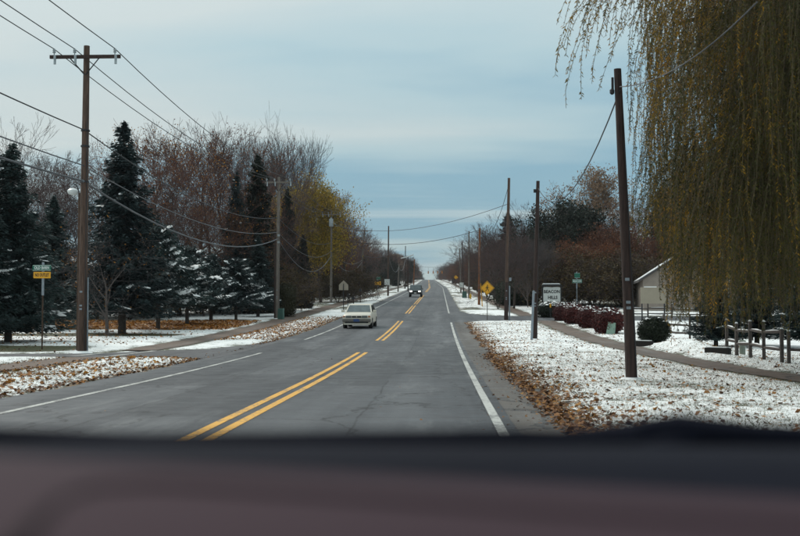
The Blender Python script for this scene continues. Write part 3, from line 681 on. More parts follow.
def make_bush(key, thing_name, seed, dims, mleaf, nleaf, size, boxy=2.0, snow=0.0, core=True):
    R = np.random.default_rng(seed); root = empty(thing_name, (0, 0, 0)); sx, sy, sz = dims
    def surf(n, inner=.82):
        d = R.normal(size=(n, 3)); d /= np.linalg.norm(d, axis=1, keepdims=True)
        k = (np.abs(d)**boxy).sum(1)**(-1/boxy); r = k*(inner+(1-inner)*R.random(n)+.06*R.normal(size=n))
        ph = 3*d + seed; r *= 1+.07*np.sin(3.1*ph[:, 0])*np.sin(2.7*ph[:, 1]+1)+.05*np.sin(6*ph[:, 2]+ph[:, 0])
        c = d*r[:, None]; return np.stack([c[:, 0]*sx/2, c[:, 1]*sy/2, (c[:, 2]*.5+.5)*sz], -1), d
    C, d = surf(nleaf); keep = C[:, 2] > .02; C, d = C[keep], d[keep]
    V, F = leaf_quads(C, size, R, .6, d); fast_obj('foliage', V, F, mleaf, root)
    segs = []
    for i in range(26):
        e = C[R.integers(0, len(C))]; b = np.array([R.normal(0, .06*sx), R.normal(0, .06*sy), -.05]); mth = (b+e)/2 + R.normal(0, .05, 3)
        segs += [(*b, *mth, .02, .013), (*mth, *e, .013, .006)]
    V, F = tubes_np(segs, 4); fast_obj('stems', V, F, M_BARK, root)
    if core:
        bm = bmesh.new(); bmesh.ops.create_icosphere(bm, subdivisions=3, radius=1)
        for v in bm.verts:
            q = v.co.normalized(); k = (sum(abs(c)**boxy for c in q))**(-1/boxy)*(.80+.07*math.sin(5*q.x+seed)*math.cos(4*q.y))
            v.co = Vector((q.x*k*sx/2, q.y*k*sy/2, (q.z*k*.5+.5)*sz))
        me = bpy.data.meshes.new('inner_foliage'); bm.to_mesh(me); bm.free(); me.materials.append(mleaf)
        o = bpy.data.objects.new('inner_foliage', me); COL.objects.link(o); o.parent = root
    if snow:
        Cs, ds = surf(int(snow)); k = ds[:, 2] > .55; Cs = Cs[k]+np.array([0, 0, .02])
        V, F = leaf_quads(Cs, .14, R, .8, np.tile(np.array([[0, 0, 3.0]]), (len(Cs), 1))*0+np.array([[.2, .2, 3.]])); 
        n = len(Cs); a = R.random(n)*6.28; s = (.07+.08*R.random(n))[:, None]
        u = np.stack([np.cos(a), np.sin(a), R.normal(0, .2, n)], -1)*s; w = np.stack([-np.sin(a), np.cos(a), R.normal(0, .2, n)], -1)*s*.8
        V = np.stack([Cs-u, Cs-w, Cs+u, Cs+w, Cs+np.array([0, 0, .05])], 1).reshape(-1, 3); k = np.arange(n)[:, None]*5
        F = np.concatenate([k+np.array([[i, (i+1) % 4, 4]]) for i in range(4)], 0)
        tag(fast_obj('snow', V, F, M_SNOW, root), kind='stuff')
    PROTO[key] = (root, sz, [False])
make_bush('burgundy', 'burgundy_shrub', 5, (1.5, 2.6, 1.3), M_BURG, 7000, .09, 2.6, 260)
make_bush('round', 'round_bush', 9, (1.3, 1.3, 1.15), M_HEDGE, 6000, .07, 2.1, 60)
make_bush('hedge', 'evergreen_hedge', 13, (4.2, 9.0, 2.4), M_HEDGE, 12000, .14, 3.4)
make_bush('cedar', 'clipped_cedar', 17, (1.3, 1.6, 2.3), M_HEDGEB, 6000, .09, 4.5)
make_bush('signbush', 'low_shrub', 21, (1.7, 1.2, .95), M_HEDGE, 3500, .08, 2.4, 250)
make_bush('brush', 'brush_bush', 25, (3.6, 3.6, 2.6), M_LOLIVE, 5200, .17, 2.0, 0)

# ------------------------------------------------------------------ trees, left side
gs = 'spruces on the left lawn'
plant_px('spruceA', 8, 47, 146, 'dark snow-flecked spruce at the left edge, trunk bare at its foot', 'tree', gs, 1.35)
plant_px('spruceA', -32, 45, 150, 'spruce cut off by the left edge of the photo', 'tree', gs, 1.2)
plant_px('spruceB', 52, 63, 196, 'shorter dark spruce behind the street sign', 'tree', gs, 1.5)
plant_px('spruceB', 122, 57, 122, 'tallest blue spruce, pointed top just right of the big crossarm pole', 'tree', gs, 1.35)
plant_px('spruceE', 158, 63, 224, 'snow-laden spruce just right of the tallest spruce', 'tree', gs, .95)
plant_px('spruceE', 187, 70, 246, 'low snowy spruce, second of the snow-laden row', 'tree', gs, 1.1)
plant_px('spruceC', 211, 76, 254, 'low snowy spruce over bare trunks, third of the snow-laden row', 'tree', gs, 1.15)
plant_px('spruceE', 236, 78, 258, 'low snowy spruce at the right end of the snow-laden row', 'tree', gs, 1.15)
plant_px('spruceB', 258, 84, 236, 'dark spruce close left of the second crossarm pole', 'tree', gs, 1.6)
plant_px('spruceD', 257, 92, 157, 'pointed dark conifer rising behind the second crossarm pole', 'tree', gs, 1.1)
plant_px('spruceB', 236, 90, 172, 'slim bluish spruce standing among the red-brown trees', 'tree', gs, .9)
plant_px('spruceD', 287, 108, 190, 'tall narrow dark conifer right of the second crossarm pole', 'tree', gs, .85)
plant_px('spruceD', 303, 106, 236, 'shorter dark conifer touching the yellow-green tree', 'tree', gs, 1.0)
plant_px('small', 107, 54, 212, 'small crooked tree with a few orange leaves in front of the tallest spruce', 'tree')
plant_px('bareD', 274, 141, 124, 'tallest leafless grey tree with a fan-shaped crown', 'tree', None, .72)
plant_px('yellow', 321, 130, 182, 'yellow-green leafy tree beside the road', 'tree', None, .86)
plant_px('orange', 345, 142, 192, 'thin orange tree right behind the yellow-green tree', 'tree', None, .7)
wood = 'leafless trees of the wood behind the left spruces'
wl = 'leafless red-brown tree in the wood behind the left spruces'
R = random.Random(4)
def place_l(px):
    for lim, txt in ((10, 'behind the leftmost spruces'), (60, 'behind the street sign'), (112, 'behind the nearest crossarm pole'), (150, 'close right of the tallest spruce'), (172, 'behind the first snow-laden spruce'), (192, 'above the second snow-laden spruce'), (208, 'above the third snow-laden spruce'),
                     (226, 'left of the slim bluish spruce'), (242, 'behind the slim bluish spruce'), (262, 'behind the pointed dark conifer'), (295, 'behind the second crossarm pole')):
        if px < lim: return txt
    return 'beyond the yellow-green tree'
def place_r(px):
    for lim, txt in ((494, 'left of the third right-hand pole'), (507, 'right behind the third right-hand pole'), (526, 'between the third and second right-hand poles'), (536, 'behind the second right-hand pole'), (556, 'above the BEACON HILLS sign'), (573, 'right of the round-topped conifer'), (581, 'above the green street sign'), (600, 'left of the rust-leaved trees'), (645, 'behind the nearest right-hand pole'), (668, 'above the tan board'), (712, 'behind the left half of the willow'), (765, 'behind the middle of the willow')):
        if px < lim: return txt
    return 'behind the willow at the right edge'
KIND = {'bareA': 'leafless purple-brown tree', 'bareB': 'leafless red-brown tree with a few rust leaves', 'bareC': 'nearly bare tree with scattered orange leaves', 'bareE': 'many-stemmed leafless tree', 'bareD': 'pale grey leafless tree', 'spruceD': 'dark conifer', 'pine': 'dark round-crowned conifer', 'rust': 'low tree with rust leaves', 'yellow': 'yellow-green leafy tree', 'oak': 'tall tree with tan leaves'}
for px, Y, yt, k in ((-8, 78, 118, 'bareA'), (30, 84, 172, 'bareA'), (58, 92, 152, 'bareE'), (80, 88, 160, 'bareA'), (100, 96, 156, 'bareB'), (143, 82, 142, 'bareB'), (161, 94, 130, 'bareC'), (180, 86, 136, 'bareA'), (198, 98, 128, 'bareB'),
                     (214, 90, 140, 'bareC'), (230, 104, 128, 'bareA'), (248, 98, 138, 'bareB'), (258, 112, 142, 'bareA'), (222, 118, 148, 'bareE'), (204, 84, 196, 'bareC'),
                     (170, 82, 200, 'bareE'), (240, 90, 204, 'bareC'), (136, 90, 194, 'bareB'), (20, 100, 166, 'bareB'), (-30, 90, 140, 'bareB'), (268, 100, 200, 'bareE'), (352, 160, 216, 'bareA'), (340, 165, 222, 'bareE')):
    plant_px(k, px, Y, yt, KIND[k] + ' ' + place_l(px), 'tree', wood, R.uniform(.85, 1.15))
for px, Y, yt in ((175, 86, 262), (200, 90, 258), (222, 92, 255), (245, 94, 255), (150, 84, 268), (268, 98, 262), (30, 80, 262), (62, 84, 262), (95, 80, 262), (128, 78, 268), (0, 72, 262), (338, 132, 276), (350, 138, 268)):
    plant_px('thicket', px, Y, yt, 'brown leafy thicket on the ground ' + place_l(px), 'bush', 'thickets under the left wood', R.uniform(1.2, 1.6))
plant_px('cedar', 286, 85, 284, 'clipped brownish cedar just right of the second crossarm pole', 'shrub')
# both sides of the road into the distance
fl, fr = 'trees lining the far left of the road', 'trees lining the far right of the road'
for Y in list(range(150, 330, 13)) + list(range(330, 900, 24)):
    for row in range(3 if Y < 520 else 2):
        k = R.choice(['bareA', 'bareB', 'bareC', 'bareE', 'bareA', 'rust', 'spruceD', 'pine', 'oak', 'bareE']); b = float(bend(Y))
        x = (-15.5 if Y < 190 else -13.2 if Y < 330 else -10.6) - row*5.5 - R.random()*3.5 + b; y = Y+R.uniform(-6, 6)
        H = R.uniform(11, 14.5)*(.85 if row == 0 else 1)
        H *= {'spruceD': .85, 'rust': .65, 'pine': .8, 'yellow': .7}.get(k, 1)
        plant(k, (x, y, gf(y)-.05), H, KIND[k] + ' lining the far left of the road', 'tree', fl, R.uniform(.85, 1.15))
    if Y < 420:
        y = Y+R.uniform(-5, 5); plant('brush', (-15.5-R.random()*4+float(bend(Y)), y, gf(y)-.05), R.uniform(2.2, 3.6), 'brown brush under the far trees left of the road', 'bush', 'brush along the far left of the road')
for Y in list(range(160, 330, 13)) + list(range(330, 900, 24)):
    for row in range(3 if Y < 520 else 2):
        k = R.choice(['bareA', 'bareB', 'bareE', 'bareC', 'rust', 'yellow', 'spruceD', 'pine', 'bareE'] if Y > 200 else ['bareA', 'bareE', 'bareB']); b = float(bend(Y))
        x = (10.5 if Y < 200 else 9.2 if Y < 330 else 7.4) + row*5.5 + R.random()*3.0 + b; y = Y+R.uniform(-6, 6); H = R.uniform(10.5, 14)*(.85 if row == 0 else 1)*{'spruceD': .85, 'rust': .65, 'pine': .8, 'yellow': .7}.get(k, 1)
        plant(k, (x, y, gf(y)-.05), H, KIND[k] + ' lining the far right of the road', 'tree', fr, R.uniform(.85, 1.15))
    if Y < 420:
        y = Y+R.uniform(-5, 5); plant('brush', (10.0+R.random()*3+float(bend(Y)), y, gf(y)-.05), R.uniform(1.8, 3.2), 'brown brush under the far trees right of the road', 'bush', 'brush along the far right of the road')
# beyond the crest, where the road drops out of sight
for i in range(26):
    y = R.uniform(960, 1100); x = R.uniform(-5, 34) if i < 20 else R.uniform(-48, -19)
    plant(R.choice(['bareA', 'bareB', 'bareE', 'pine']), (x, y, gf(y)-.1), R.uniform(10, 14), 'hazy tree beyond the crest at the far end of the road', 'tree', 'hazy trees beyond the crest')
# small shrubs in the far front gardens
for i in range(26):
    y = R.uniform(165, 430); sd = R.random() < .5; x = (R.uniform(-13, -8.6) if sd else R.uniform(7.2, 9.5)) + float(bend(y))
    if -12.6 < x < -10: continue
    plant('brush', (x, y, gf(y)-.05), R.uniform(.7, 1.6), 'low brown shrub in a far front garden', 'shrub', 'low shrubs in the far front gardens')
# ------------------------------------------------------------------ trees, right side
plant_px('pine', 553, 122, 198, 'dark round-topped conifer behind the second right-hand pole', 'tree', None, .95)
plant_px('oak', 612, 150, 168, 'tall tree with sparse tan leaves behind the nearest pole', 'tree', None, .9)
plant_px('rust', 592, 112, 240, 'rust-leaved bushy tree left of the nearest pole', 'tree', None, 1.1)
plant_px('rust', 622, 118, 224, 'larger rust-leaved tree behind the nearest pole', 'tree', None, 1.1)
plant_px('spruceD', 662, 125, 188, 'dark pointed conifer right of the nearest pole', 'tree', None, 1.3)
plant_px('spruceD', 508, 168, 214, 'dark conifer standing in the wood behind the third right-hand pole', 'tree', None, 1.5)
wr = 'leafless trees of the wood behind the right lawn'
for px, Y, yt, k in ((488, 150, 226, 'bareE'), (500, 140, 222, 'bareA'), (520, 128, 212, 'bareA'), (533, 120, 222, 'bareE'), (540, 150, 200, 'bareA'), (572, 150, 226, 'bareE'), (582, 160, 230, 'bareA'), (640, 140, 200, 'bareB'), (655, 135, 205, 'bareE'),
                     (676, 130, 190, 'bareA'), (700, 125, 180, 'bareB'), (725, 130, 170, 'bareA'), (750, 120, 185, 'bareE'), (780, 125, 175, 'bareA'), (810, 130, 180, 'bareA'), (498, 104, 238, 'bareE'), (514, 106, 230, 'bareA'), (528, 108, 234, 'bareD')):
    plant_px(k, px, Y, yt, KIND[k] + ' ' + place_r(px), 'tree', wr, R.uniform(.9, 1.2))
for px, Y, yt in ((548, 118, 256), (572, 112, 250), (596, 108, 254), (620, 110, 252), (640, 116, 256), (535, 124, 258), (660, 112, 262), (682, 110, 262), (706, 108, 258), (735, 106, 262), (765, 106, 258), (795, 108, 262)):
    plant_px('thicket', px, Y, yt, 'dark olive thicket on the ground ' + place_r(px), 'bush', 'thickets behind the right lawn', R.uniform(1.2, 1.6))
plant_px('hedge', 516, 118, 281, 'dark clipped evergreen hedge beside the right footpath', 'hedge', None, 1.0, 0)
for px, Y, yt, w_, lb in ((563.5, 77.5, 303.5, 1.0, 'nearest to the white sign'), (573.5, 72, 305, 1.0, 'second from the white sign'), (589.5, 65, 307, 1.02, 'third from the white sign'), (608, 58.5, 309, 1.05, 'nearest to the camera behind the green utility box')):
    plant_px('burgundy', px, Y, yt, 'burgundy clipped shrub with snow on top, ' + lb, 'shrub', 'burgundy shrubs along the footpath', w_, 0)
plant_px('round', 654, 46, 317, 'round dark green bush beside the right footpath', 'bush', None, 1.08)
plant_px('signbush', 549, 83.5, 302.5, 'dark low shrub at the foot of the white sign', 'shrub', None, 1.0, 0)
plant_px('spruceB', 716, 43, 262, 'blue spruce behind the split rail fence, left one', 'tree', 'spruces behind the split rail fence', 1.9)
plant_px('spruceB', 757, 44, 250, 'blue spruce behind the split rail fence, right one', 'tree', 'spruces behind the split rail fence', 1.9)
plant_px('spruceB', 806, 42, 250, 'blue spruce behind the split rail fence at the right edge', 'tree', 'spruces behind the split rail fence', 1.8)

# ------------------------------------------------------------------ the willow
def make_willow():
    R = np.random.default_rng(77); cx, cy = 13.0, 26.5
    root = empty('willow_tree', (cx, cy, hf(cx, cy)), 0, 'huge weeping willow with olive strands hanging into the right side', 'tree')
    m = MB(); limbs = []
    m.tube([(0, 0, -.2), (.1, 0, 1.5), (-.1, .1, 3.2)], [.62, .48, .42], 12)
    for a, L, zt in ((180, 9.0, 9.6), (205, 9.6, 10.2), (228, 9.0, 10.4), (155, 8.4, 9.4), (130, 7.5, 9.2), (255, 8.0, 9.6), (285, 7, 9.5), (100, 7, 9.5), (60, 7, 9.5), (20, 7, 9.5), (330, 7, 9.5), (192, 6.0, 11.5), (165, 5.5, 7.4), (215, 5.2, 12.2)):
        ca, sa = math.cos(rad(a)), math.sin(rad(a)); pts = []
        for s in np.linspace(0, 1, 7):
            r = L*s**.9*.92; z = 3.0 + (zt-3.0)*math.sin(min(1, s*1.15)*math.pi/2) - .8*max(0, s-.7)
            pts.append((ca*r+R.normal(0, .12)*s*2, sa*r+R.normal(0, .12)*s*2, z))
        m.tube(pts, [.24*(1-.85*i/6)+.012 for i in range(7)], 7); limbs.append(np.array(pts))
    m.build('trunk', M_BARK, root, True)
    segs, C, D, GD = [], [], [], []
    def strand(top, L, sway, free=False):
        n = max(3, int(L/.3)); p = np.array(top, float); pts = [p]; q0 = np.array(top[:2])/(np.hypot(top[0], top[1])+.01); d = np.array([q0[0]*.9+R.normal(0, .55), q0[1]*.9+R.normal(0, .55), .25])
        for i in range(n):
            d = d*.66 + np.array([sway[0]+R.normal(0, .22), sway[1]+R.normal(0, .22), -1])*.34; d /= np.linalg.norm(d)
            p = p + d*(L/n); pts.append(p)
        pts = np.array(pts)
        edge = 440 + (pts[:, 0]+cx)*FPX/(pts[:, 1]+cy)
        low = pts[:, 2] < 3.3
        if not free and (edge.min() < 638 + 12*math.sin(3*pts[-1, 2]) or (low.any() and edge[low].min() < 664 + 9*math.sin(5*pts[0, 2]))): return        # the crown ends short of the road verge
        for i in range(n): segs.append((*pts[i], *pts[i+1], .0055, .004))
        k = int(L*38); u = R.random(k)*n*.995; i = u.astype(int); f = (u-i)[:, None]
        c = pts[i]*(1-f)+pts[i+1]*f; dd = pts[i+1]-pts[i]; dd /= np.linalg.norm(dd, axis=1, keepdims=True)
        o = R.normal(size=(k, 3)); o[:, 2] = 0; o /= np.linalg.norm(o, axis=1, keepdims=True)
        dv = dd*.75 + o*.75; dv /= np.linalg.norm(dv, axis=1, keepdims=True)
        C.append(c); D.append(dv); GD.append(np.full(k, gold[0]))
    gold = [False]
    def cluster(x, y, ztop, zbot, nst, sp, free=False):
        gold[0] = R.random() < (.85 if zbot > 3.4 else .30)*(1 if 440+x*FPX/y < 745 else .35)     # upper and left tresses mostly brighter gold: autumn hue plus light painted in
        sw = R.normal(0, .05, 2)
        for _ in range(nst):
            t = (x-cx+R.normal(0, sp), y-cy+R.normal(0, sp), ztop+R.normal(0, .35)-root.location.z)
            L = max(.7, (ztop-zbot)*(1-.55*R.random()**1.6)); strand(t, L, sw, free)
    # outer curtain facing the road, then the body of the crown
    for i in range(900):
        a = rad(R.uniform(105, 300)); r = 9.3*math.sqrt(R.random()*.92+.08)
        x, y = cx+math.cos(a)*r, cy+math.sin(a)*r
        if x < 4.9 or y > 36: continue
        if y < 19 and x < 7.0: continue
        px = 440 + x*FPX/y
        if px < 650 + 14*R.random() or px > 900: continue
        gap = math.sin(px*.085+1.0)+.6*math.sin(px*.19+y*.4)           # the crown hangs in tresses with gaps between
        rr = r/9.3; tier = R.random()
        if gap < -.25 and px < 765 and tier < .58 and R.random() < .8: continue
        if tier < .45 or px < 672: ztop, zb = 11.5-3.2*rr**2+R.normal(0, .7), 5.0+R.random()*1.9
        elif tier < .58: ztop = R.uniform(6.2, 8.4); zb = 2.2+R.random()**1.2*2.4
        else: ztop = R.uniform(4.0, 5.6); zb = .85+R.random()**1.4*1.5
        if px < 672: zb = 2.6+R.random()*3.0
        if px > 770 and tier < .72: zb = min(zb, 1.0+R.random()*2)
        cluster(x, y, ztop, zb, int(R.integers(6, 15)), .16+.10*R.random())
    for px, y, zt, zb in ((648, 26, 8.6, 4.8), (654, 25, 8.8, 2.9), (651, 27, 8.4, 3.6), (656, 26.5, 8.6, 2.2), (662, 25.5, 8.8, 1.9), (684, 27.5, 8.6, 1.6), (690, 26.4, 8.8, 1.0), (694, 26.8, 8.8, 1.0), (699, 25.5, 8.8, 1.2), (704, 26, 9, .9), (688, 29, 6, 1.0), (696, 28, 5.5, .9), (703, 29, 6, 1.0), (711, 28, 5.5, .8), (720, 28.5, 6, .9), (730, 29, 5.5, .9), (745, 28.5, 6, .9), (655, 24.6, 9, 4.4), (676, 24.5, 9, 3.6), (716, 25.5, 9, 1.4), (738, 26, 9, 1.3), (778, 25, 9, .8), (788, 25.6, 9, .7), (796, 25, 9, .9)):
        x = (px-440)*y/FPX
        cluster(x, y, zt, zb, 9, .17)
    # the long outer limb that hangs over the road edge, strands only just in view at the top
    tipx = [(2.55, 19.6, 7.9, 5.9), (2.75, 19.8, 7.8, 5.6), (2.95, 19.7, 7.9, 5.3), (3.15, 20.0, 7.9, 5.9), (3.4, 20.2, 8.0, 6.1), (3.75, 20.4, 8.2, 6.3), (4.1, 20.6, 8.2, 6.5), (3.05, 19.5, 7.8, 5.6), (2.35, 19.5, 7.7, 5.9)]
    for x, y, zt, zb in tipx: cluster(x+.70, y+.3, zt, zb-.2, 6, .10, True)
    for pts, r0 in (([(-1.2, -.4, 3.4), (-2.6, -.8, 4.0), (-3.9, -1.2, 4.9), (-4.8, -1.3, 5.2), (-5.6, -1.4, 4.6)], .12), ([(-1.0, -.6, 2.6), (-2.2, -1.3, 3.1), (-3.4, -1.8, 3.9), (-4.4, -2.1, 4.0), (-5.0, -2.3, 3.4)], .11), ([(-.8, .2, 4.4), (-2.4, .2, 6.0), (-4.2, .1, 6.9), (-6.0, 0, 7.1)], .10)):
        MB().tube(pts, [r0*(1-.8*i/(len(pts)-1)) for i in range(len(pts))], 7).build('limb', M_BARK, root, True)
    mm = MB(); mm.tube([(-6.2, -4.0, 9.6), (-8.0, -5.2, 9.3), (-9.6, -6.2, 8.8), (-10.7, -7.0, 8.0)], [.06, .045, .03, .012], 5); mm.build('limb', M_BARK, root, True)
    V, F = tubes_np(segs, 3); fast_obj('strands', V, F, M_WSTEM, root)
    C = np.concatenate(C); D = np.concatenate(D); n = len(C)
    w = np.cross(D, R.normal(size=(n, 3))); w /= np.linalg.norm(w, axis=1, keepdims=True); s = (.066*(.55+.9*R.random(n)))[:, None]
    V = np.stack([C, C+D*s*.45-w*s*.12, C+D*s, C+D*s*.45+w*s*.12], 1); GD = np.concatenate(GD)
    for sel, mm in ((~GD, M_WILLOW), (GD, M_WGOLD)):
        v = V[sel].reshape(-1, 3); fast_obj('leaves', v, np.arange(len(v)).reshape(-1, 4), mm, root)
make_willow()

# ------------------------------------------------------------------ utility poles and their lines
def pole(px, Y, px_top, py_top, r, m, label, group, arm=0.0, arm_y=None, name='utility_pole', low=None):
    b = ground_at(px, Y); b.z = hf(b.x, b.y)
    t = P(px_top, py_top, Y); root = empty(name, b, 0, label, 'utility pole', group)
    d = t-b; H = d.z; n = 14
    MB().tube([d*(i/6)-Vector((0, 0, .3))*(i == 0) for i in range(7)], [r*(1-.38*i/6) for i in range(7)], n).build('pole', m, root, True)
    MB().tube([d*(i/4*.75)+Vector((r*(1-.38*i/4*.75)*.72, -r*(1-.38*i/4*.75)*.72, 0)) for i in range(5)], .012, 5).build('ground_wire', M_DKSTEEL, root)
    for zz in (1.5, 1.62, 2.1): MB().box(d*(zz/H)+Vector((-.02, -r*(1-.38*zz/H)-.002, 0)), (.09, .012, .06)).build('tag', M_STEEL, root)
    MB().lathe((0, 0, 0), [(r+.26, -.05), (r+.17, .0), (r+.07, .035), (r+.0, .045)], 14).build('snow_skirt', M_SNOW, root, True)
    if low:
        MB().tube([d*(i/4*low)-Vector((0, 0, .28))*(i == 0) for i in range(5)], [(r*(1-.38*i/4*low))+.004 for i in range(5)], n).build('tarred_foot', M_WOODD, root, True)
    ends = []
    if arm:
        a = d*((H-.42)/H)
        MB().box(a+Vector((0, -r*.62-.055, 0)), (arm, .095, .12)).build('crossarm', M_WOODD if m is M_WOOD else m, root, bevel=.008)
        for s in (-1, 1):
            MB().tube([a+Vector((s*arm*.21, -r*.62-.12, -.05)), d*((H-1.05)/H)+Vector((s*.02, -r*.66-.03, 0))], .022, 4).build('brace', M_DKSTEEL, root)
        for x in (-.44, -.15, .42):
            q = a+Vector((x*arm, -r*.62-.055, .06))
            MB().lathe(q, [(.018, 0), (.02, .08), (.055, .085), (.062, .12), (.04, .15), (.058, .16), (.05, .21), (.02, .235)], 9).build('insulator', M_PORC, root, True)
            MB().cyl(q+Vector((.06, -.10, -.34)), q+Vector((.06, -.10, -.02)), .045, .045, 8).build('cutout', M_PORC, root)
            ends.append(b+q+Vector((0, 0, .22)))
    return root, b, d, ends
gl, gr = 'utility poles along the left footpath', 'utility poles along the right verge'
p1 = pole(82, 38.3, 86.8, 46, .165, M_WOOD, 'nearest crossarm pole of brown wood beside the street sign', gl, 2.5)
p2 = pole(277, 81, 279, 177, .155, M_WOODG, 'pale second crossarm pole right of the snowy spruces', gl, 2.0)
p3 = pole(331, 125, 331.5, 211, .15, M_WOODG, 'crossarm pole carrying a transformer beside the yellow-green tree', gl, 2.3)
p4 = pole(359, 168, 365, 228, .16, M_WOODG, 'far leaning crossarm pole left of the road', gl, 2.4)
p5 = pole(388, 170, 388.6, 226, .15, M_WOOD, 'far pole with a white notice close to the left road edge', gl)
p6 = pole(398, 208, 399, 264, .14, M_WOODG, 'short far pole hung with drooping wires left of the road', gl)
p7 = pole(413.5, 235, 414.5, 259, .15, M_WOODO, 'reddish far pole left of the dark oncoming car', gl)
p8 = pole(405, 262, 405.5, 246, .15, M_WOODD, 'dark farthest pole in the left row', gl)
r1 = pole(632, 23.6, 617.5, 69, .125, M_WOODD, 'nearest dark leaning pole on the right verge', gr)
r2 = pole(534.5, 50, 538, 181, .125, M_WOODD, 'second dark pole from the right, standing in snow', gr)
r3 = pole(506, 78, 509, 178, .145, M_WOOD, 'third right-hand pole, brown with a dark foot', gr, low=.27)
r4 = pole(479, 115, 479.7, 228, .14, M_WOODO, 'orange-brown pole beside the yellow pedestrian sign', gr)
r5 = pole(469, 150, 469, 231, .14, M_WOODG, 'grey-brown pole left of the orange-brown pole', gr)
r6 = pole(461, 195, 459.6, 249, .15, M_WOODG, 'pale far pole beside the small white notice', gr)
r7 = pole(463.5, 215, 462, 241, .14, M_WOODD, 'dark thin far pole between two paler poles', gr)
# fittings
root, b, d, _ = p1
for k, z in enumerate((7.75, 7.2, 5.95)):
    q = d*(z/d.z); MB().cyl(q-Vector((0, 0, .03)), q+Vector((0, 0, .03)), .155, .155, 14).build('band', M_DKSTEEL, root)
MB().cyl(d*(5.95/d.z)+Vector((0, -.14, 0)), d*(5.95/d.z)+Vector((0, -.26, 0)), .05, .05, 8).build('cable_clamp', M_STEEL, root)
MB().cyl(Vector((.20, -.04, .05)), Vector((.19, -.04, 2.6)), .03, .03, 8).build('conduit', M_STEEL, root)
root, b, d, _ = p3
q = d*((d.z-1.35)/d.z)
MB().lathe(q+Vector((0, -.42, -.45)), [(.18, 0), (.24, .03), (.24, .8), (.2, .88), (.06, .9), (.05, 1.05)], 14).build('transformer', M_PORC, root, True)
root, b, d, _ = p2
for k, z in enumerate((5.6, 6.1)): 
    q = d*(z/d.z); MB().box(q+Vector((.06, -.2, 0)), (.16, .1, .14)).build('cable_clamp', M_PORC, root, bevel=.02)
MB().cyl(Vector((-.16, -.08, -.1)), Vector((-.15, -.08, 6.2)), .06, .06, 8).build('riser', M_WOODD, root, True)
root, b, d, _ = r3
MB().cyl(Vector((.24, -.02, -.1)), Vector((.25, -.02, 2.45)), .055, .055, 8).build('conduit', M_STEEL, root, True)
MB().box(Vector((.3, -.1, 2.9)), (.16, .12, .24)).build('meter_box', M_STEEL, root, bevel=.01)
root, b, d, _ = r1
MB().box(d*((d.z-.33)/d.z)+Vector((-.12, 0, 0)), (.05, .05, .30)).build('bracket', M_DKSTEEL, root, bevel=.008)
MB().lathe(d*((d.z-.55)/d.z)+Vector((-.14, 0, 0)), [(.02, 0), (.05, .03), (.05, .1), (.02, .13)], 8).build('insulator', M_DKSTEEL, root, True)
root, b, d, _ = r2
MB().box(d*((d.z-.45)/d.z)+Vector((-.12, 0, 0)), (.14, .06, .16)).build('bracket', M_DKSTEEL, root, bevel=.008)
root, b, d, _ = p5
MB().box(d*.20+Vector((-.15, -.16, 0)), (.8, .02, .9)).build('notice', mat('white_sheet', (.62, .64, .62), .6, var=.08), root)
root, b, d, _ = r6
MB().box(d*.16+Vector((.12, -.2, .2)), (.72, .02, .9)).build('notice', mat('white_sheet', (.62, .64, .62), .6, var=.08), root)

def cat_pts(a, b, sag, n=14):
    a, b = Vector(a), Vector(b); return [a.lerp(b, t) - Vector((0, 0, 4*sag*t*(1-t))) for t in [i/n for i in range(n+1)]]
def line(spans, r, m, label, group):
    pts = []
    for a, b, s in spans:
        q = cat_pts(a, b, s); pts += q if not pts else q[1:]
    o0 = pts[0].copy(); mb = MB().tube([p-o0 for p in pts], r, 5)
    o = mb.build('power_line', m); o.location = o0
    return tag(o, label, 'cable', group)
at = lambda pole_, z: pole_[1] + pole_[2]*(z/pole_[2].z) + Vector((0, -.18, 0))
back = Vector((-.3, -43, .3))
gw = 'wires strung along the left poles'
for i, nm in enumerate(('left', 'middle', 'right')):
    line([(p1[3][i]+back, p1[3][i], .35), (p1[3][i], p2[3][i], .75), (p2[3][i], p3[3][i], .6), (p3[3][i], p4[3][i], .6)], .017, M_WIRE, f'thin wire on the {nm} insulator of the nearest crossarm', gw)
line([(at(p1, 7.75)+back, at(p1, 7.75), .4), (at(p1, 7.75), at(p2, 7.4), 1.0), (at(p2, 7.4), at(p3, 6.9), .9)], .022, M_WIRE, 'single wire fixed to the nearest pole well below its crossarm', gw)
line([(at(p1, 6.5)+back+Vector((0, 0, .1)), at(p1, 6.5), .4), (at(p1, 6.5), at(p2, 6.35), .9), (at(p2, 6.35), at(p3, 5.9), 1.2), (at(p3, 5.9), at(p4, 5.5), 1.0)], .022, M_CABLE, 'grey cable looping just above the thickest cable', gw)
line([(at(p1, 5.95)+back+Vector((0, 0, -.2)), at(p1, 5.95), .4), (at(p1, 5.95), at(p2, 5.85), 1.3), (at(p2, 5.85), at(p3, 5.4), 2.1), (at(p3, 5.4), at(p4, 5.2), 1.6)], .036, M_CABLE, 'thickest grey cable, lowest on the left poles', gw)
gx = 'wires crossing over the road'
line([(at(p3, 9.0), at(r3, 8.2), 1.3)], .02, M_WIRE, 'wire crossing the road to the third right-hand pole', gx)
line([(at(p3, 7.4), at(r4, 7.8), 1.1)], .026, M_WIRE, 'lower wire crossing the road to the orange-brown pole', gx)
g2 = 'wires of the right-hand poles'
line([(at(r1, r1[2].z-.5), at(r2, r2[2].z-.35), 1.35)], .016, M_WIRE, 'drooping wire between the two dark right-hand poles', g2)
line([(at(r1, r1[2].z-.42), P(757, 2, 16.5), .30)], .011, M_CABLE, 'pale wire from the nearest pole up into the willow', g2)
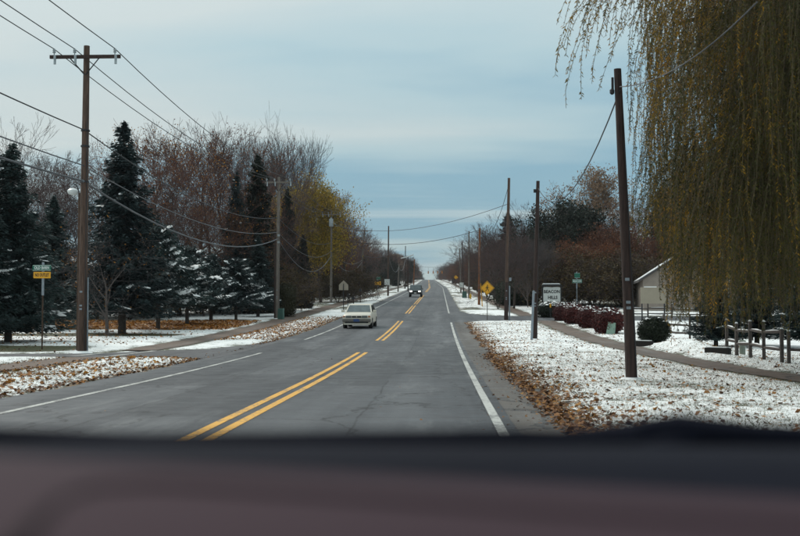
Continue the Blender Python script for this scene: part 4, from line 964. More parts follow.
line([(at(r3, 9.6), at(r4, 8.0), 1.8), (at(r4, 8.0), at(r5, 8.6), 1.2)], .02, M_WIRE, 'slack wire between the brown and orange-brown poles', g2)
line([(at(p5, 6.4), at(p6, 4.7), 1.7), (at(p6, 4.7), at(p8, 7), 1.5)], .035, M_CABLE, 'slack far wire hanging between poles left of the road', gw)
line([(at(p4, 6.2), at(p5, 6.4), .4)], .03, M_CABLE, 'short far cable joining the leaning pole to the notice pole', gw)

# lamps
def lamp_post():
    b = ground_at(77.5, 39.6); b.z = hf(b.x, b.y); root = empty('lamp_post', b, 0, 'slim dark lamp post with a white globe lamp behind the nearest crossarm pole', 'street lamp')
    z = P(73, 189, 39.6).z - b.z; x = P(73, 189, 39.6).x - b.x
    MB().cyl((0, 0, -.2), (0, 0, z-.15), .055, .045, 10).build('post', mat('rusty_post', (.075, .045, .03), .8, var=.4), root, True)
    MB().tube([(0, 0, z-.2), (x*.4, 0, z+.12), (x, 0, z+.2)], .025, 6).build('arm', M_DKSTEEL, root, True)
    MB().lathe((x, 0, z-.1), [(.05, -.13), (.15, -.09), (.205, .0), (.20, .05), (.13, .10), (.04, .13)], 14).build('lamp_head', mat('milky_glass', (.66, .70, .70), .3, var=.05), root, True)
lamp_post()
def cobra():
    b = ground_at(408, 222); root = empty('street_lamp', b, 0, 'far street lamp with a long pale arm left of the road', 'street lamp')
    t = P(408, 257, 222).z - b.z
    MB().cyl((0, 0, -.2), (0, 0, t), .13, .1, 8).build('post', M_WOODD, root, True)
    MB().tube([(-1.4, 0, t-.25), (0, 0, t+.05), (1.1, 0, t+.45)], .12, 6).build('arm', mat('white_metal', (.6, .62, .62), .5, var=.05), root, True)
cobra()

# ------------------------------------------------------------------ signs
M_GREEN = mat('green_sign', (.008, .12, .075), .45, var=.08)
M_YSIGN = mat('yellow_sign', (.75, .36, .015), .45, var=.06)
M_LET = mat('white_lettering', (.7, .74, .72), .5, var=.04)
M_BLK = mat('black_lettering', (.012, .012, .012), .5, var=.1)
M_SIGNW = mat('white_sign', (.66, .67, .64), .5, var=.06)
def street_sign(px, Y, rows, label, postm, cat='street sign'):
    b = ground_at(px, Y); b.z = hf(b.x, b.y); root = empty('street_sign', b, 0, label, cat)
    top = max(P(px, r[1], Y).z for r in rows) - b.z + .1
    MB().cyl((0, 0, -.2), (0, 0, top*.62), .03, .028, 8).build('post', postm[0], root, True)
    MB().box((0, 0, top*.62+(top*.38)/2), (.09, .035, top*.38)).build('upper_post', postm[1], root, bevel=.006)
    k = FPX/Y
    for (x0, y0, x1, y1, m, txt, lm) in rows:
        a, c = P(x0, y0, Y), P(x1, y1, Y); w, h = c.x-a.x, a.z-c.z; o = Vector(((a.x+c.x)/2-b.x, -.045, (a.z+c.z)/2-b.z))
        pl = MB().box(o, (w, .014, h)).build('name_plate', m, root, bevel=.004)
        if lm is M_LET:
            for sx, sz, dx, dz in ((0, 1, w*.96, .012), (0, -1, w*.96, .012)):
                MB().box(o+Vector((0, -.009, sz*(h/2-.018))), (dx, .003, dz)).build('border', lm, pl)
        if txt: text_part(txt, h*.72, lm, pl, o+Vector((0, -.0095, 0)), sx=min(1.4, w*.82/(h*.72*.62*len(txt))), bold=.004)
street_sign(42, 40.6, [(33, 265, 51.5, 270.8, M_GREEN, 'OLD BARN', M_LET), (34, 272, 51, 278.3, M_YSIGN, 'NO OUTLET', M_BLK)], 'street sign with a green name plate over a yellow NO OUTLET plate', (mat('rusty_post', (.075, .045, .03)), M_STEEL))
street_sign(577, 86, [(574.3, 273, 580, 278, M_GREEN, '', M_LET), (572.2, 279.3, 582, 283, M_GREEN, 'BEACON', M_LET)], 'green street sign with two small plates behind the burgundy shrubs', (M_STEEL, M_STEEL))
street_sign(378, 152, [(376, 277.2, 380.5, 279.4, M_GREEN, '', M_LET), (374.8, 281.6, 381, 285.2, M_YSIGN, '', M_BLK)], 'far small street sign with green and yellow plates left of the road', (M_STEEL, M_STEEL))

def diamond(px, Y, py, size, label, front=True, walker=True):
    b = ground_at(px, Y); b.z = hf(b.x, b.y); root = empty('warning_sign', b, 0, label, 'road sign')
    z = P(px, py, Y).z - b.z; h = size/2
    MB().box((0, 0, (z+h*.8)/2-.1), (.05, .03, z+h*.8+.2)).build('post', mat('sign_post', (.12, .10, .09), .6, .4), root)
    pts = [(0, -h), (h, 0), (0, h), (-h, 0)]
    MB().prism([(x, z+y) for x, y in pts], -.035, -.022).build('sign_board', M_YSIGN, root)
    if walker:
        m = MB(); y0, y1 = -.039, -.035
        k = h/1.0
        def bar(a, c, w):
            a = Vector((a[0]*k, 0, z+a[1]*k)); c = Vector((c[0]*k, 0, z+c[1]*k)); dd = (c-a).normalized(); n_ = Vector((dd.z, 0, -dd.x))*w*k/2
            m.prism([((a+n_).x, (a+n_).z), ((c+n_).x, (c+n_).z), ((c-n_).x, (c-n_).z), ((a-n_).x, (a-n_).z)], y0, y1)
        bar((.02, .22), (-.02, -.08), .17); bar((-.02, -.06), (.18, -.28), .08); bar((.18, -.28), (.22, -.48), .07); bar((-.03, -.06), (-.10, -.30), .08); bar((-.10, -.30), (-.28, -.44), .07)
        bar((.03, .20), (.22, .02), .06); bar((0, .20), (-.18, .08), .06); bar((-.18, .08), (-.24, -.08), .05); bar((.22, .02), (.27, .06), .05)
        m.prism([(.04*k+.075*k*math.cos(t*math.pi/5), z+.36*k+.085*k*math.sin(t*math.pi/5)) for t in range(10)], y0, y1)
        m.build('walking_figure', M_BLK, root)
    e = MB()
    for i in range(4):
        a, c = Vector((pts[i][0]*.90, 0, pts[i][1]*.90+z)), Vector((pts[(i+1) % 4][0]*.90, 0, pts[(i+1) % 4][1]*.90+z))
        dd = (c-a).normalized(); n_ = Vector((dd.z, 0, -dd.x))*.012
        e.prism([((a+n_).x, (a+n_).z), ((c+n_).x, (c+n_).z), ((c-n_).x, (c-n_).z), ((a-n_).x, (a-n_).z)], -.0375, -.035)
    e.build('border', M_BLK, root)
diamond(487.3, 78.5, 288, 1.03, 'yellow diamond pedestrian sign with a walking figure on the right verge')
diamond(456, 240, 277.3, 1.0, 'small far yellow diamond sign right of the road', walker=False)
def school_back():
    b = ground_at(343.5, 97); b.z = hf(b.x, b.y); root = empty('sign_back', b, 0, 'five-sided sign seen from its pale back, behind the cream car', 'road sign')
    z = P(343.5, 286, 97).z-b.z
    MB().box((0, 0, z/2+.05), (.07, .05, z+.3)).build('post', M_DKSTEEL, root)
    MB().prism([(-.41, z-.36), (.41, z-.36), (.41, z+.1), (0, z+.5), (-.41, z+.1)], .03, .042).build('sign_board', mat('bare_aluminium', (.34, .29, .23), .6, .2, var=.12), root)
    MB().box((.38, .05, .75), (.06, .05, 1.7)).build('second_post', M_DKSTEEL, root)
school_back()
def beacon():
    Y = 85; b = ground_at(551.5, Y); b.z = hf(b.x, b.y); root = empty('estate_sign', b, 0, 'white hanging sign reading BEACON HILLS under a small snowy roof', 'sign')
    a, c = P(543.3, 287.2, Y), P(560.3, 301.6, Y); w, h = c.x-a.x, a.z-c.z; cx, cz = (a.x+c.x)/2-b.x, (a.z+c.z)/2-b.z
    n = 10; top = [(cx + w/2*math.cos(math.pi*i/n), cz+h*.5-.05+.09*abs(math.sin(math.pi*i/n))**.6*(1-.55*math.exp(-((i-5)/1.2)**2))) for i in range(n+1)]
    MB().prism([(cx-w/2, cz-h/2), (cx+w/2, cz-h/2)] + top, -.05, .05).build('sign_board', M_SIGNW, root)
    text_part('BEACON', .33, M_BLK, root, (cx, -.054, cz+.20), sx=.92, bold=.012); text_part('HILLS', .33, M_BLK, root, (cx+.06, -.054, cz-.24), sx=.92, bold=.012)
    for s in (-1, 1): MB().box((cx+s*(w/2+.06), 0, (cz+h/2+.1)/2-.1), (.10, .10, cz+h/2+.3)).build('post', M_BLK, root, bevel=.01)
    MB().prism([(cx-w/2-.12, cz+h/2+.10), (cx+w/2+.12, cz+h/2+.10), (cx+w/2+.05, cz+h/2+.22), (cx-w/2-.05, cz+h/2+.22)], -.2, .2).build('roof', M_BLK, root)
    MB().prism([(cx-w/2-.07, cz+h/2+.222), (cx+w/2+.0, cz+h/2+.222), (cx+w/2-.1, cz+h/2+.29), (cx-w/2+.02, cz+h/2+.29)], -.19, .19).build('snow', M_SNOW, root)
    q = ground_at(550.5, 82.6); q.z = hf(q.x, q.y)
    r = empty('marker_stake', q, 0, 'short yellow stake in front of the BEACON HILLS sign', 'stake')
    MB().box((0, 0, .5), (.10, .03, 1.0), taper=.9).build('stake', M_BLK, r); MB().box((0, -.02, .96), (.11, .02, .3)).build('tip', M_YSIGN, r)
beacon()
def tan_board():
    Y = 77; b = ground_at(653, Y); b.z = hf(b.x, b.y); root = empty('board_sign', b, 0, 'blank tan board on two posts left of the willow', 'sign')
    a, c = P(640.5, 287.3, Y), P(666, 303.6, Y); w, h = c.x-a.x, a.z-c.z; cx, cz = (a.x+c.x)/2-b.x, (a.z+c.z)/2-b.z
    MB().box((cx, 0, cz), (w, .05, h)).build('board', mat('tan_board', (.27, .235, .18), .7, var=.08, scale=2), root, bevel=.01)
    for s in (-1, 1): MB().box((cx+s*(w/2-.1), .06, (cz+h/2)/2-.1), (.09, .07, cz+h/2+.1)).build('post', M_DKSTEEL, root)
    MB().box((cx-.2, 0, cz+h/2+.025), (w*.5, .06, .05)).build('snow', M_SNOW, root, bevel=.015)
tan_board()
def pale_posts():
    b = ground_at(531.5, 49.6); b.z = hf(b.x, b.y); r = empty('marker_post', b, 0, 'thin pale post leaning beside the second dark pole', 'post')
    t = P(533.6, 291, 49.6)-b
    MB().cyl((0, 0, -.1), t, .055, .05, 8).build('post', mat('pale_plastic', (.24, .28, .32), .5, var=.15), r, True)
    MB().cyl(t*.985, t*1.01, .056, .03, 8).build('cap', M_STEEL, r, True)
    b = ground_at(482.3, 112); b.z = hf(b.x, b.y); r = empty('guy_guard', b, 0, 'thin yellow guy guard beside the orange-brown pole', 'guy guard')
    MB().cyl((0, 0, 0), (-.15, .2, 2.3), .05, .05, 8).build('guard', M_YSIGN, r, True); MB().cyl((-.15, .2, 2.3), (-.3, 2.6, 8), .012, .012, 5).build('wire', M_STEEL, r)
    # green utility cabinets
    for px, Y, px2, ytop, w, lb in ((610.5, 57.3, 611, 323, .40, 'pale green tilted utility box in front of the burgundy shrubs'), (281, 80, 281, 309, .42, 'green utility box at the foot of the second crossarm pole'), (464.5, 155, 464.5, 291.5, .6, 'dark green utility box beside the far hydrant')):
        b = ground_at(px, Y); b.z = hf(b.x, b.y); r = empty('utility_box', b, rad(-14), lb, 'utility box', 'utility boxes'); h = P(px, ytop, Y).z-b.z
        m = mat('pale_green_paint', (.24, .36, .29), .5, var=.12) if Y < 70 else mat('green_paint', (.05, .12, .10), .5, var=.15)
        o = MB().box((0, 0, h/2-.03), (w, w*.8, h+.06), taper=.92).build('body', m, r, bevel=.02)
        MB().box((0, 0, h+.015), (w*1.02, w*.82, .05), taper=.85).build('lid', m, r, bevel=.01)
        if Y < 60: r.rotation_euler = (0, rad(9), rad(-20))
    b = ground_at(470.5, 148); b.z = hf(b.x, b.y); r = empty('fire_hydrant', b, 0, 'yellow fire hydrant on the far right verge', 'hydrant')
    my = mat('hydrant_yellow', (.62, .36, .03), .5, var=.1)
    MB().lathe((0, 0, 0), [(.16, -.05), (.16, .04), (.12, .05), (.12, .5), (.15, .52), (.15, .56), (.12, .6), (.06, .7), (.03, .76)], 12).build('barrel', my, r, True)
    for s in (-1, 1): MB().cyl((s*.1, 0, .4), (s*.2, 0, .4), .055, .06, 8).build('outlet', my, r)
    b = ground_at(742.5, 36.8); b.z = hf(b.x, b.y); r = empty('pedestal_post', b, 0, 'pale grey-green cable pedestal behind the split rail fence', 'pedestal')
    h = P(742.5, 340, 36.8).z-b.z
    MB().lathe((0, 0, 0), [(.09, -.1), (.10, .0), (.10, h*.7), (.115, h*.72), (.115, h*.96), (.07, h)], 12).build('body', mat('pale_pedestal', (.20, .23, .19), .6, var=.15), r, True)
    MB().cyl((0, 0, h*.70), (0, 0, h*.735), .119, .119, 12).build('collar', M_DKSTEEL, r)
pale_posts()
def mailbox(px, Y, ytop, label):
    b = ground_at(px, Y); b.z = hf(b.x, b.y); r = empty('mailbox', b, 0, label, 'mailbox', 'mailboxes beside the left path'); h = P(px, ytop, Y).z-b.z
    MB().box((0, 0, h/2-.15), (.1, .1, h)).build('post', M_WOODD, r)
    n = 8; MB().prism([(-.14, h-.2), (.14, h-.2)] + [(.14*math.cos(math.pi*i/n), h-.05+.14*math.sin(math.pi*i/n)) for i in range(n+1)], -.26, .26).build('box', M_DKSTEEL, r)
    MB().box((.16, .05, h+.02), (.015, .04, .16)).build('flag', mat('red_paint', (.3, .03, .02), .5), r)
mailbox(360.3, 128, 289.5, 'dark mailbox on a post, right one of the pair'); mailbox(353.5, 118, 297.5, 'dark mailbox on a post, left one of the pair')

# far traffic signals on their span wire
def signals():
    Y = 450; gsn = 'traffic signals hanging over the far crossroads'
    L, Rr = P(405, 266, Y), P(462, 266, Y)
    for p, lb in ((L, 'dark signal pole left of the far crossroads'), (Rr, 'dark signal pole right of the far crossroads')):
        b = Vector((p.x, Y, gf(Y))); r = empty('signal_pole', b, 0, lb, 'pole', 'signal poles at the far crossroads')
        MB().cyl((0, 0, -.3), (0, 0, p.z-b.z+.2), .16, .12, 8).build('pole', M_WOODD, r, True)
    line([(L, Rr, .5)], .04, M_WIRE, 'span wire carrying the far traffic signals', 'span wire')
    for px, lb in ((428.3, 'first'), (433.3, 'second'), (437.6, 'third'), (442, 'fourth')):
        p = P(px, 272.3, Y); r = empty('traffic_signal', p, 0, f'yellow traffic signal over the far crossroads, {lb} from the left', 'traffic signal', gsn)
        MB().box((0, 0, 0), (.42, .3, 1.1)).build('housing', mat('signal_yellow', (.72, .25, .02), .5, var=.05), r, bevel=.03)
        for z in (-.34, 0, .34): MB().cyl((0, -.15, z), (0, -.26, z), .13, .14, 8).build('visor', M_BLK if z else mat('amber_lens', (.6, .2, .02), .3), r)
        MB().cyl((0, 0, .55), (0, 0, P(px, 266, Y).z-p.z-.3), .03, .03, 5).build('hanger', M_DKSTEEL, r)
signals()

# ------------------------------------------------------------------ fences, timber, houses
M_TIMBER = mat('dark_timber', (.022, .018, .016), .9, var=.4, bump=.4)
M_RAIL = mat('weathered_rail', (.085, .070, .062), .85, var=.5, scale=7, bump=.6, stretch=(5, 5, 5))
def rail_fence(posts, heights, rails_z, label, cross=.05, pr=.05, snow=True, rail_skip=()):
    b0 = Vector((posts[0][0], posts[0][1], hf(*posts[0]))); root = empty('split_rail_fence', b0, 0, label, 'fence')
    pp = [Vector((x, y, hf(x, y)))-b0 for x, y in posts]
    for p, h in zip(pp, heights):
        o = MB().box(p+Vector((0, 0, h/2-.1)), (pr*2, pr*2, h+.2), rz=random.uniform(-.2, .2), taper=.9).build('post', M_RAIL, root, bevel=.012)
        if snow: MB().lathe(p+Vector((0, 0, h-.002)), [(pr*.95, 0), (pr*.9, .025), (pr*.4, .05)], 8).build('snow_cap', M_SNOW, o, True)
    for i in range(len(pp)-1):
        for j, z in enumerate(rails_z):
            if (i, j) in rail_skip: continue
            a, c = pp[i]+Vector((0, 0, z+random.uniform(-.05, .05))), pp[i+1]+Vector((0, 0, z+random.uniform(-.05, .05))); mid = a.lerp(c, .5)+Vector((0, 0, random.uniform(-.03, .02)))
            rl = MB().tube([a, mid, c], [cross*.8, cross, cross*.8], 7).build('rail', M_RAIL, root, True)
            if snow:
                up = Vector((0, 0, cross*.75)); MB().tube([a.lerp(mid, .25)+up, mid+up*1.15, c.lerp(mid, .3)+up], [.012, .032, .012], 6).build('snow_strip', M_SNOW, rl, True)
def gp(px, Y): q = ground_at(px, Y); return (q.x, Y)
rail_fence([gp(727, 36.6), gp(736.8, 35.8), gp(750.5, 34.6), gp(764, 33.2), gp(782, 32.0), gp(789, 31.6), gp(835, 30.6)], [1.05, 1.02, 1.12, 1.12, .95, .9, 1.0], [.40, .84], 'weathered split rail fence under the willow, near the right edge', rail_skip=((4, 1), (4, 0), (5, 1)))
rail_fence([gp(664, 52), gp(690, 50.5), gp(720, 49.5), gp(752, 49)], [1.1]*4, [.3, .6], 'dark split rail fence behind the round bush', snow=False)
rail_fence([gp(624, 84), gp(648, 83), gp(672, 82), gp(700, 81), (20.5, 80), (23.5, 80)], [1.1]*6, [.35, .75], 'snow-topped rail fence under the tan board')
def timber(px0, px1, Y, label):
    a, c = ground_at(px0, Y), ground_at(px1, Y-.6); b = Vector((a.x, a.y, hf(a.x, a.y))); r = empty('timber_beam', b, 0, label, 'timber')
    e = Vector((c.x, c.y, hf(c.x, c.y)))-b; L = e.length; ang = math.atan2(e.y, e.x)
    MB().box(e/2+Vector((0, 0, .05)), (L, .2, .26), rz=ang).build('beam', M_TIMBER, r, bevel=.02)
    MB().box(e/2+Vector((0, 0, .195)), (L*.85, .17, .03), rz=ang).build('snow', M_SNOW, r, bevel=.01)
timber(706, 730, 36.6, 'dark low timber lying at the end of the split rail fence'); timber(636, 652, 44.6, 'dark low timber lying in the snow below the round bush')

M_SIDING = mat('beige_siding', (.27, .225, .19), .7, var=.12, scale=3)
M_WHITEW = mat('white_siding', (.55, .56, .57), .7, var=.1, scale=3)
M_ROOF = mat('roof_shingle', (.07, .065, .065), .9, var=.35, scale=9)
M_GLASS = mat('window_glass', (.04, .05, .06), .12, var=.2, spec=.8)
def house(loc, rz, w, l, eave, ridge, mw, label, snow=True, wins=((-.25, 1.2), (.25, 1.2)), awning=False):
    r = empty('house', loc, rz, label, 'house'); gw_, ov = w/2, .4
    MB().prism([(-gw_, -.5), (gw_, -.5), (gw_, eave), (0, ridge), (-gw_, eave)], 0, l).build('wall', mw, r)
    for s in (-1, 1):
        sl = (ridge-eave)/gw_; x0, z0 = s*(gw_+ov), eave-ov*sl
        rf = MB().prism([(0, ridge+.02), (x0, z0+.02), (x0, z0+.2), (0, ridge+.24)], -ov, l+ov).build('roof', M_ROOF, r)
        if snow: MB().prism([(s*.3, ridge-.3*sl+.25), (x0*.97, z0*1.0+.03*sl*0+.21+(gw_+ov)*.03*sl), (x0*.97, z0+.27+(gw_+ov)*.03*sl), (s*.3, ridge-.3*sl+.32)], .15, l+ov*.9).build('roof_snow', M_SNOW, rf)
    for fx, z in wins:
        x = fx*w; f = MB()
        for dx, dz, sx, sz in ((0, .6, 1.1, .1), (0, -.6, 1.1, .1), (-.5, 0, .1, 1.1), (.5, 0, .1, 1.1), (0, 0, .05, 1.1)): f.box((x+dx, -.04, z+dz), (sx, .08, sz))
        fr_ = f.build('window_frame', M_SIGNW, r); MB().box((x, -.012, z), (.95, .02, 1.1)).build('window_pane', M_GLASS, fr_)
    if awning: MB().prism([(awning[0], awning[1]), (awning[0]+2.2, awning[1]), (awning[0]+2.2, awning[1]+.12), (awning[0], awning[1]+.12)], -1.1, 0).build('awning', mat('blue_canvas', (.02, .07, .42), .6, var=.1), r)
    MB().box((w*.0, l*.6, ridge+.4), (.6, .6, 1.4)).build('chimney', mat('brick_red', (.22, .09, .06), .9, var=.3, scale=14), r)
b = ground_at(690, 98); b.z -= .3
house(b, rad(-6), 8.0, 10, 3.1, 5.6, M_SIDING, 'beige gabled house half hidden behind the willow', wins=((.22, 1.5),))
b = ground_at(58, 108); b.z -= .3
house(b, rad(4), 9.5, 9, 3.0, 5.4, M_WHITEW, 'white house glimpsed through the spruces at the left', wins=((-.3, 1.3), (0, 1.3)), awning=(1.1, 2.25))
b = ground_at(318, 165); b.z -= .3
house(b, rad(8), 7, 8, 2.8, 4.9, M_WHITEW, 'small pale house behind the trunks under the yellow-green tree', wins=((-.3, 1.3), (.1, 1.3)))

# ------------------------------------------------------------------ cars
M_TYRE = mat('tyre_rubber', (.012, .012, .013), .85, var=.2)
M_RIM = mat('wheel_rim', (.25, .25, .26), .4, .7)
M_LAMP = mat('headlamp_glass', (.12, .13, .13), .15, var=.1, spec=.8)
M_AMBER = mat('amber_lens_dull', (.45, .13, .02), .3)
def vehicle(pos, label, paint, dims, hood, belt, roofz, glassx, tall=False, lit=False, lower=None):
    """front faces -y"""
    L, Wd = dims; hw = Wd/2; r = empty('parked_car' if False else 'oncoming_car', pos, 0, label, 'car', 'cars driving towards the camera')
    def ring(y, w, z0, z1, round_=.09):
        return [(-w*.90, y, z0), (w*.90, y, z0), (w, y, z0+.10), (w, y, (z0+z1)*.52), (w*.975, y, z1-round_), (w*.90, y, z1-.012), (w*.45, y, z1+.012), (-w*.45, y, z1+.012), (-w*.90, y, z1-.012), (-w*.975, y, z1-round_), (-w, y, (z0+z1)*.52), (-w, y, z0+.10)]
    y0 = -L/2; zb = .24 if not tall else .42
    MB().loft([ring(y0+.03, hw*.93, zb+.12, hood-.12), ring(y0+.10, hw*.96, zb+.04, hood-.05), ring(y0+.5, hw*.99, zb, hood), ring(y0+1.05, hw, zb, hood+.05), ring(y0+1.35, hw, zb, belt), ring(L/2-1.0, hw, zb, belt), ring(L/2-.35, hw*.99, zb, belt-.02), ring(L/2-.04, hw*.94, zb+.1, belt-.12)]).build('body', paint, r, True)
    # cabin: windscreen raked, roof, rear
    a0, a1, c0, c1 = glassx; wr = hw*.78 if not tall else hw*.86; wbm = hw*.93
    def cr(y, w, z): return [(-w, y, z), (w, y, z)]
    B = [Vector((-wbm, a0, belt-.01)), Vector((wbm, a0, belt-.01)), Vector((wbm, c1, belt-.01)), Vector((-wbm, c1, belt-.01))]
    T = [Vector((-wr, a1, roofz-.05)), Vector((wr, a1, roofz-.05)), Vector((wr, c0, roofz-.05)), Vector((-wr, c0, roofz-.05))]
    U = [Vector((-wr*.88, a1+.12, roofz)), Vector((wr*.88, a1+.12, roofz)), Vector((wr*.88, c0-.12, roofz)), Vector((-wr*.88, c0-.12, roofz))]
    MB().loft([B, T, U]).build('cabin', paint, r)
    def pane(q, name, inset=.09, parts=1):
        q = [Vector(p) for p in q]; n_ = (q[1]-q[0]).cross(q[3]-q[0]).normalized()
        for k in range(parts):
            e = [q[0].lerp(q[1], k/parts), q[0].lerp(q[1], (k+1)/parts), q[3].lerp(q[2], (k+1)/parts), q[3].lerp(q[2], k/parts)]
            c = sum(e, Vector())/4; s = [p.lerp(c, inset) for p in e]
            if n_.dot(c-Vector((0, 0, belt))) < 0: n_ = -n_
            MB().loft([[p-n_*.004 for p in s], [p+n_*.012 for p in s]]).build(name, mat('car_glass', (.02, .035, .042), .08, var=.5, scale=3, spec=.7, col2=(.07, .10, .105)), r)
    pane([B[0], B[1], T[1], T[0]], 'windscreen', .10)
    pane([B[3], B[2], T[2], T[3]], 'rear_window', .12)
    for s in (0, 1):
        q = [B[0], B[3], T[3], T[0]] if s == 0 else [B[1], B[2], T[2], T[1]]
        pane(q, 'side_window', .13, 2)
    fy = y0
    if not tall:
        MB().box((0, fy+.035, hood-.17), (.56, .05, .10)).build('grille', M_BLK, r, bevel=.012)
        MB().box((0, fy+.008, hood-.17), (.05, .02, .075)).build('grille_bar', paint, r)
        for s in (-1, 1):
            MB().box((s*.47, fy+.040, hood-.165), (.32, .06, .135)).build('headlight', M_LAMP, r, bevel=.015)
            MB().box((s*.73, fy+.07, hood-.165), (.15, .08, .10)).build('indicator', M_AMBER, r, bevel=.015)
        MB().box((0, fy+.03, zb+.25), (Wd*.97, .18, .17)).build('bumper', mat('grey_bumper', (.16, .145, .13), .6, var=.15), r, bevel=.035)
        MB().box((0, fy+.06, zb+.12), (Wd*.80, .10, .07)).build('air_intake', M_BLK, r, bevel=.01)
        MB().box((0, fy+.08, zb+.03), (Wd*.9, .14, .10)).build('valance', paint, r, bevel=.02)
        MB().box((0, fy-.07, zb+.25), (.34, .02, .16)).build('number_plate', mat('blue_plate', (.04, .08, .22), .4, var=.2), r)
    else:
        MB().box((0, fy+.03, hood-.20), (.8, .06, .16)).build('grille', M_BLK, r, bevel=.015)
        lm = mat('lit_headlamp', (.8, .8, .78), .2, emit=((1, .97, .9), 1.6)) if lit else M_LAMP
        for s in (-1, 1): MB().box((s*.62, fy+.035, hood-.20), (.34, .07, .19)).build('headlight', lm, r, bevel=.02)
        MB().box((0, fy+.0, zb+.18), (Wd*.98, .2, .2)).build('bumper', M_DKSTEEL, r, bevel=.04)
        MB().box((0, fy-.11, zb+.2), (.34, .02, .17)).build('number_plate', M_SIGNW, r)
    for s in (-1, 1): MB().box((s*(hw+.09), a0+.22, belt+.06), (.2, .1, .14)).build('mirror', paint, r, bevel=.03)
    wrd = .31 if not tall else .37
    for sx in (-1, 1):
        for yy in (-L/2+.85, L/2-.95):
            x = sx*(hw-.10); w = empty('wheel', (x, yy, wrd)); w.parent = r
            MB().cyl((-.105, 0, 0), (.115*1, 0, 0), wrd, wrd, 20).build('tyre', M_TYRE, w, bevel=.0)
            MB().cyl((sx*.10, 0, 0), (sx*.125, 0, 0), wrd*.62, wrd*.55, 14).build('rim', M_RIM, w)
            MB().cyl((sx*.02, 0, .0), (sx*.09, 0, .0), wrd+.05, wrd+.05, 20).build('wheel_arch', M_BLK, w)
    return r
M_CREAM = mat('cream_paint', (.60, .56, .48), .35, var=.05, scale=2, spec=.5)
M_DKGRN = mat('dark_teal_paint', (.022, .04, .045), .3, var=.2, scale=2, spec=.6)
b = ground_at(357.6, 65); v = vehicle((b.x, 65+2.2, gf(67.2)+.01), 'cream sedan coming up the opposite lane', M_CREAM, (4.5, 1.72), .86, .93, 1.40, (-1.05, -.30, 1.05, 1.75))
v.rotation_euler = (math.atan(.031), 0, rad(-1.5))
b = ground_at(415.5, 163); v = vehicle((b.x, 163+2.3, gf(165.3)+.01), 'dark car with lit headlights coming over the rise', M_DKGRN, (4.6, 1.85), 1.05, 1.12, 1.78, (-1.2, -.65, 1.9, 2.2), True, True)
v.rotation_euler = (math.atan(.037), 0, rad(-1))

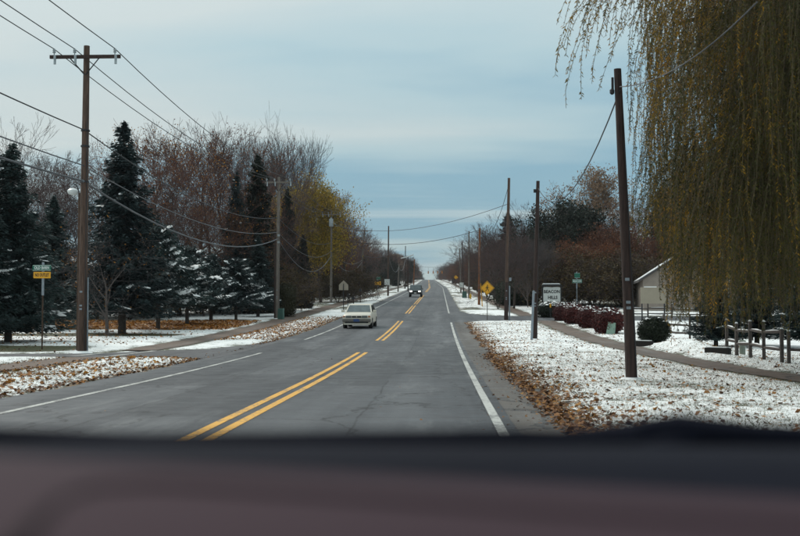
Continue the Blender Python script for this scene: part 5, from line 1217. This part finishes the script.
# ------------------------------------------------------------------ the car the picture is taken from
def own_car():
    root = empty('own_car', (0, .6, 0), 0, 'blurred mauve dashboard and dark wipers at the bottom of the view', 'car')
    o = Vector((0, .6, 0))
    M_DASH = mat('mauve_dashboard', (.036, .018, .025), .8, var=.06, scale=3, spec=.12)
    M_SEAM = mat('dark_dash_seam', (.016, .009, .012), .9, var=.1, spec=.1)
    M_COWL = mat('black_cowl', (.0065, .0075, .014), .9, var=.2, spec=.1)
    # top pad: rows across the car, each a profile from the occupants to the windscreen
    xs = np.linspace(-1.05, .62, 40); V = []; prof = np.linspace(0, 1, 14)
    def far_edge(x): return .74 - .02*x
    def top(x): return EYE - .74*((446+36*(x+.28)/.53)-317)/FPX
    rings = []
    for x in xs:
        f = far_edge(x); tz = top(x); ring = []
        for y, dz in ((.30, -.30), (.30, -.06), (.32, -.022), (.36, -.006), (.44, 0), (.52, .002), (.60, .0), (f-.05, -.001), (f-.02, -.006), (f-.004, -.018), (f, -.04), (f, -.30)):
            ring.append((x, y-.6, tz+dz))
        rings.append(ring)
    MB().loft(rings).build('dashboard', M_DASH, root, True)
    def onpad(px, py):
        z = top(0)
        d = cF*FPX + cR*(px-400) + cU*(268-py); t = (z-EYE)/d.z
        for _ in range(4): t = (top(d.x*t)+.001-EYE)/d.z
        return Vector((d.x*t, d.y*t, EYE+d.z*t))-o
    path = [onpad(*q) for q in ((14, 552), (34, 525), (58, 502), (90, 488), (150, 484), (260, 490), (400, 500), (560, 512), (700, 521), (900, 534))]
    MB().tube([p-Vector((0, 0, .0035)) for p in path], .0062, 8).build('defroster_slot', M_SEAM, root, True)
    # cowl beyond the dashboard, then the wipers lying on it
    xs2 = np.linspace(-1.1, .8, 20); rings = []
    for x in xs2:
        e = EYE - .96*((446 + 2*max(0, (x-.12)/.3)) - 317)/FPX
        rings.append([(x, .80-.6, e-.10), (x, .80-.6, e-.05), (x, .90-.6, e-.008), (x, .98-.6, e), (x, 1.05-.6, e-.02), (x, 1.05-.6, e-.2)])
    MB().loft(rings).build('cowl', M_COWL, root, True)
    def w(px, py, Y): return P(px, py, Y)-o
    for pts, r in (([w(-160, 425, 1.02), w(0, 438, 1.0), w(150, 446, 1.0), w(330, 444, 1.0), w(520, 441, 1.0), w(640, 440, 1.02)], [.008, .010, .012, .012, .012, .008]),
                   ([w(520, 441, 1.08), w(610, 437, 1.06), w(680, 432, 1.04), w(760, 437, 1.04), w(960, 445, 1.04)], [.006, .013, .019, .014, .012])):
        MB().tube(pts, r, 8).build('wiper_blade', M_COWL, root, True)
    MB().tube([w(300, 462, .99), w(420, 450, 1.0), w(520, 446, 1.0)], [.011, .009, .006], 8).build('wiper_arm', M_COWL, root, True)
    MB().tube([w(560, 470, 1.0), w(660, 448, 1.02), w(700, 438, 1.03)], [.008, .009, .007], 8).build('wiper_arm', M_COWL, root, True)
own_car()

hz_m = bpy.data.materials.new('haze'); hz_m.use_nodes = True; ht = hz_m.node_tree; ht.nodes.clear()
pv = N(ht, 'ShaderNodeVolumePrincipled'); pv.inputs['Color'].default_value = (.82, .86, .92, 1); pv.inputs['Density'].default_value = .00012
ho = N(ht, 'ShaderNodeOutputMaterial'); ht.links.new(pv.outputs[0], ho.inputs['Volume'])
hz = MB().box((0, 1570, 29), (3100, 3360, 62)).build('haze', hz_m); tag(hz, kind='stuff')

# drop the makers of trees that were never placed
for key, (root, h0, used) in PROTO.items():
    if not used[0]:
        for c in list(root.children): bpy.data.objects.remove(c)
        bpy.data.objects.remove(root)
bpy.context.view_layer.update()
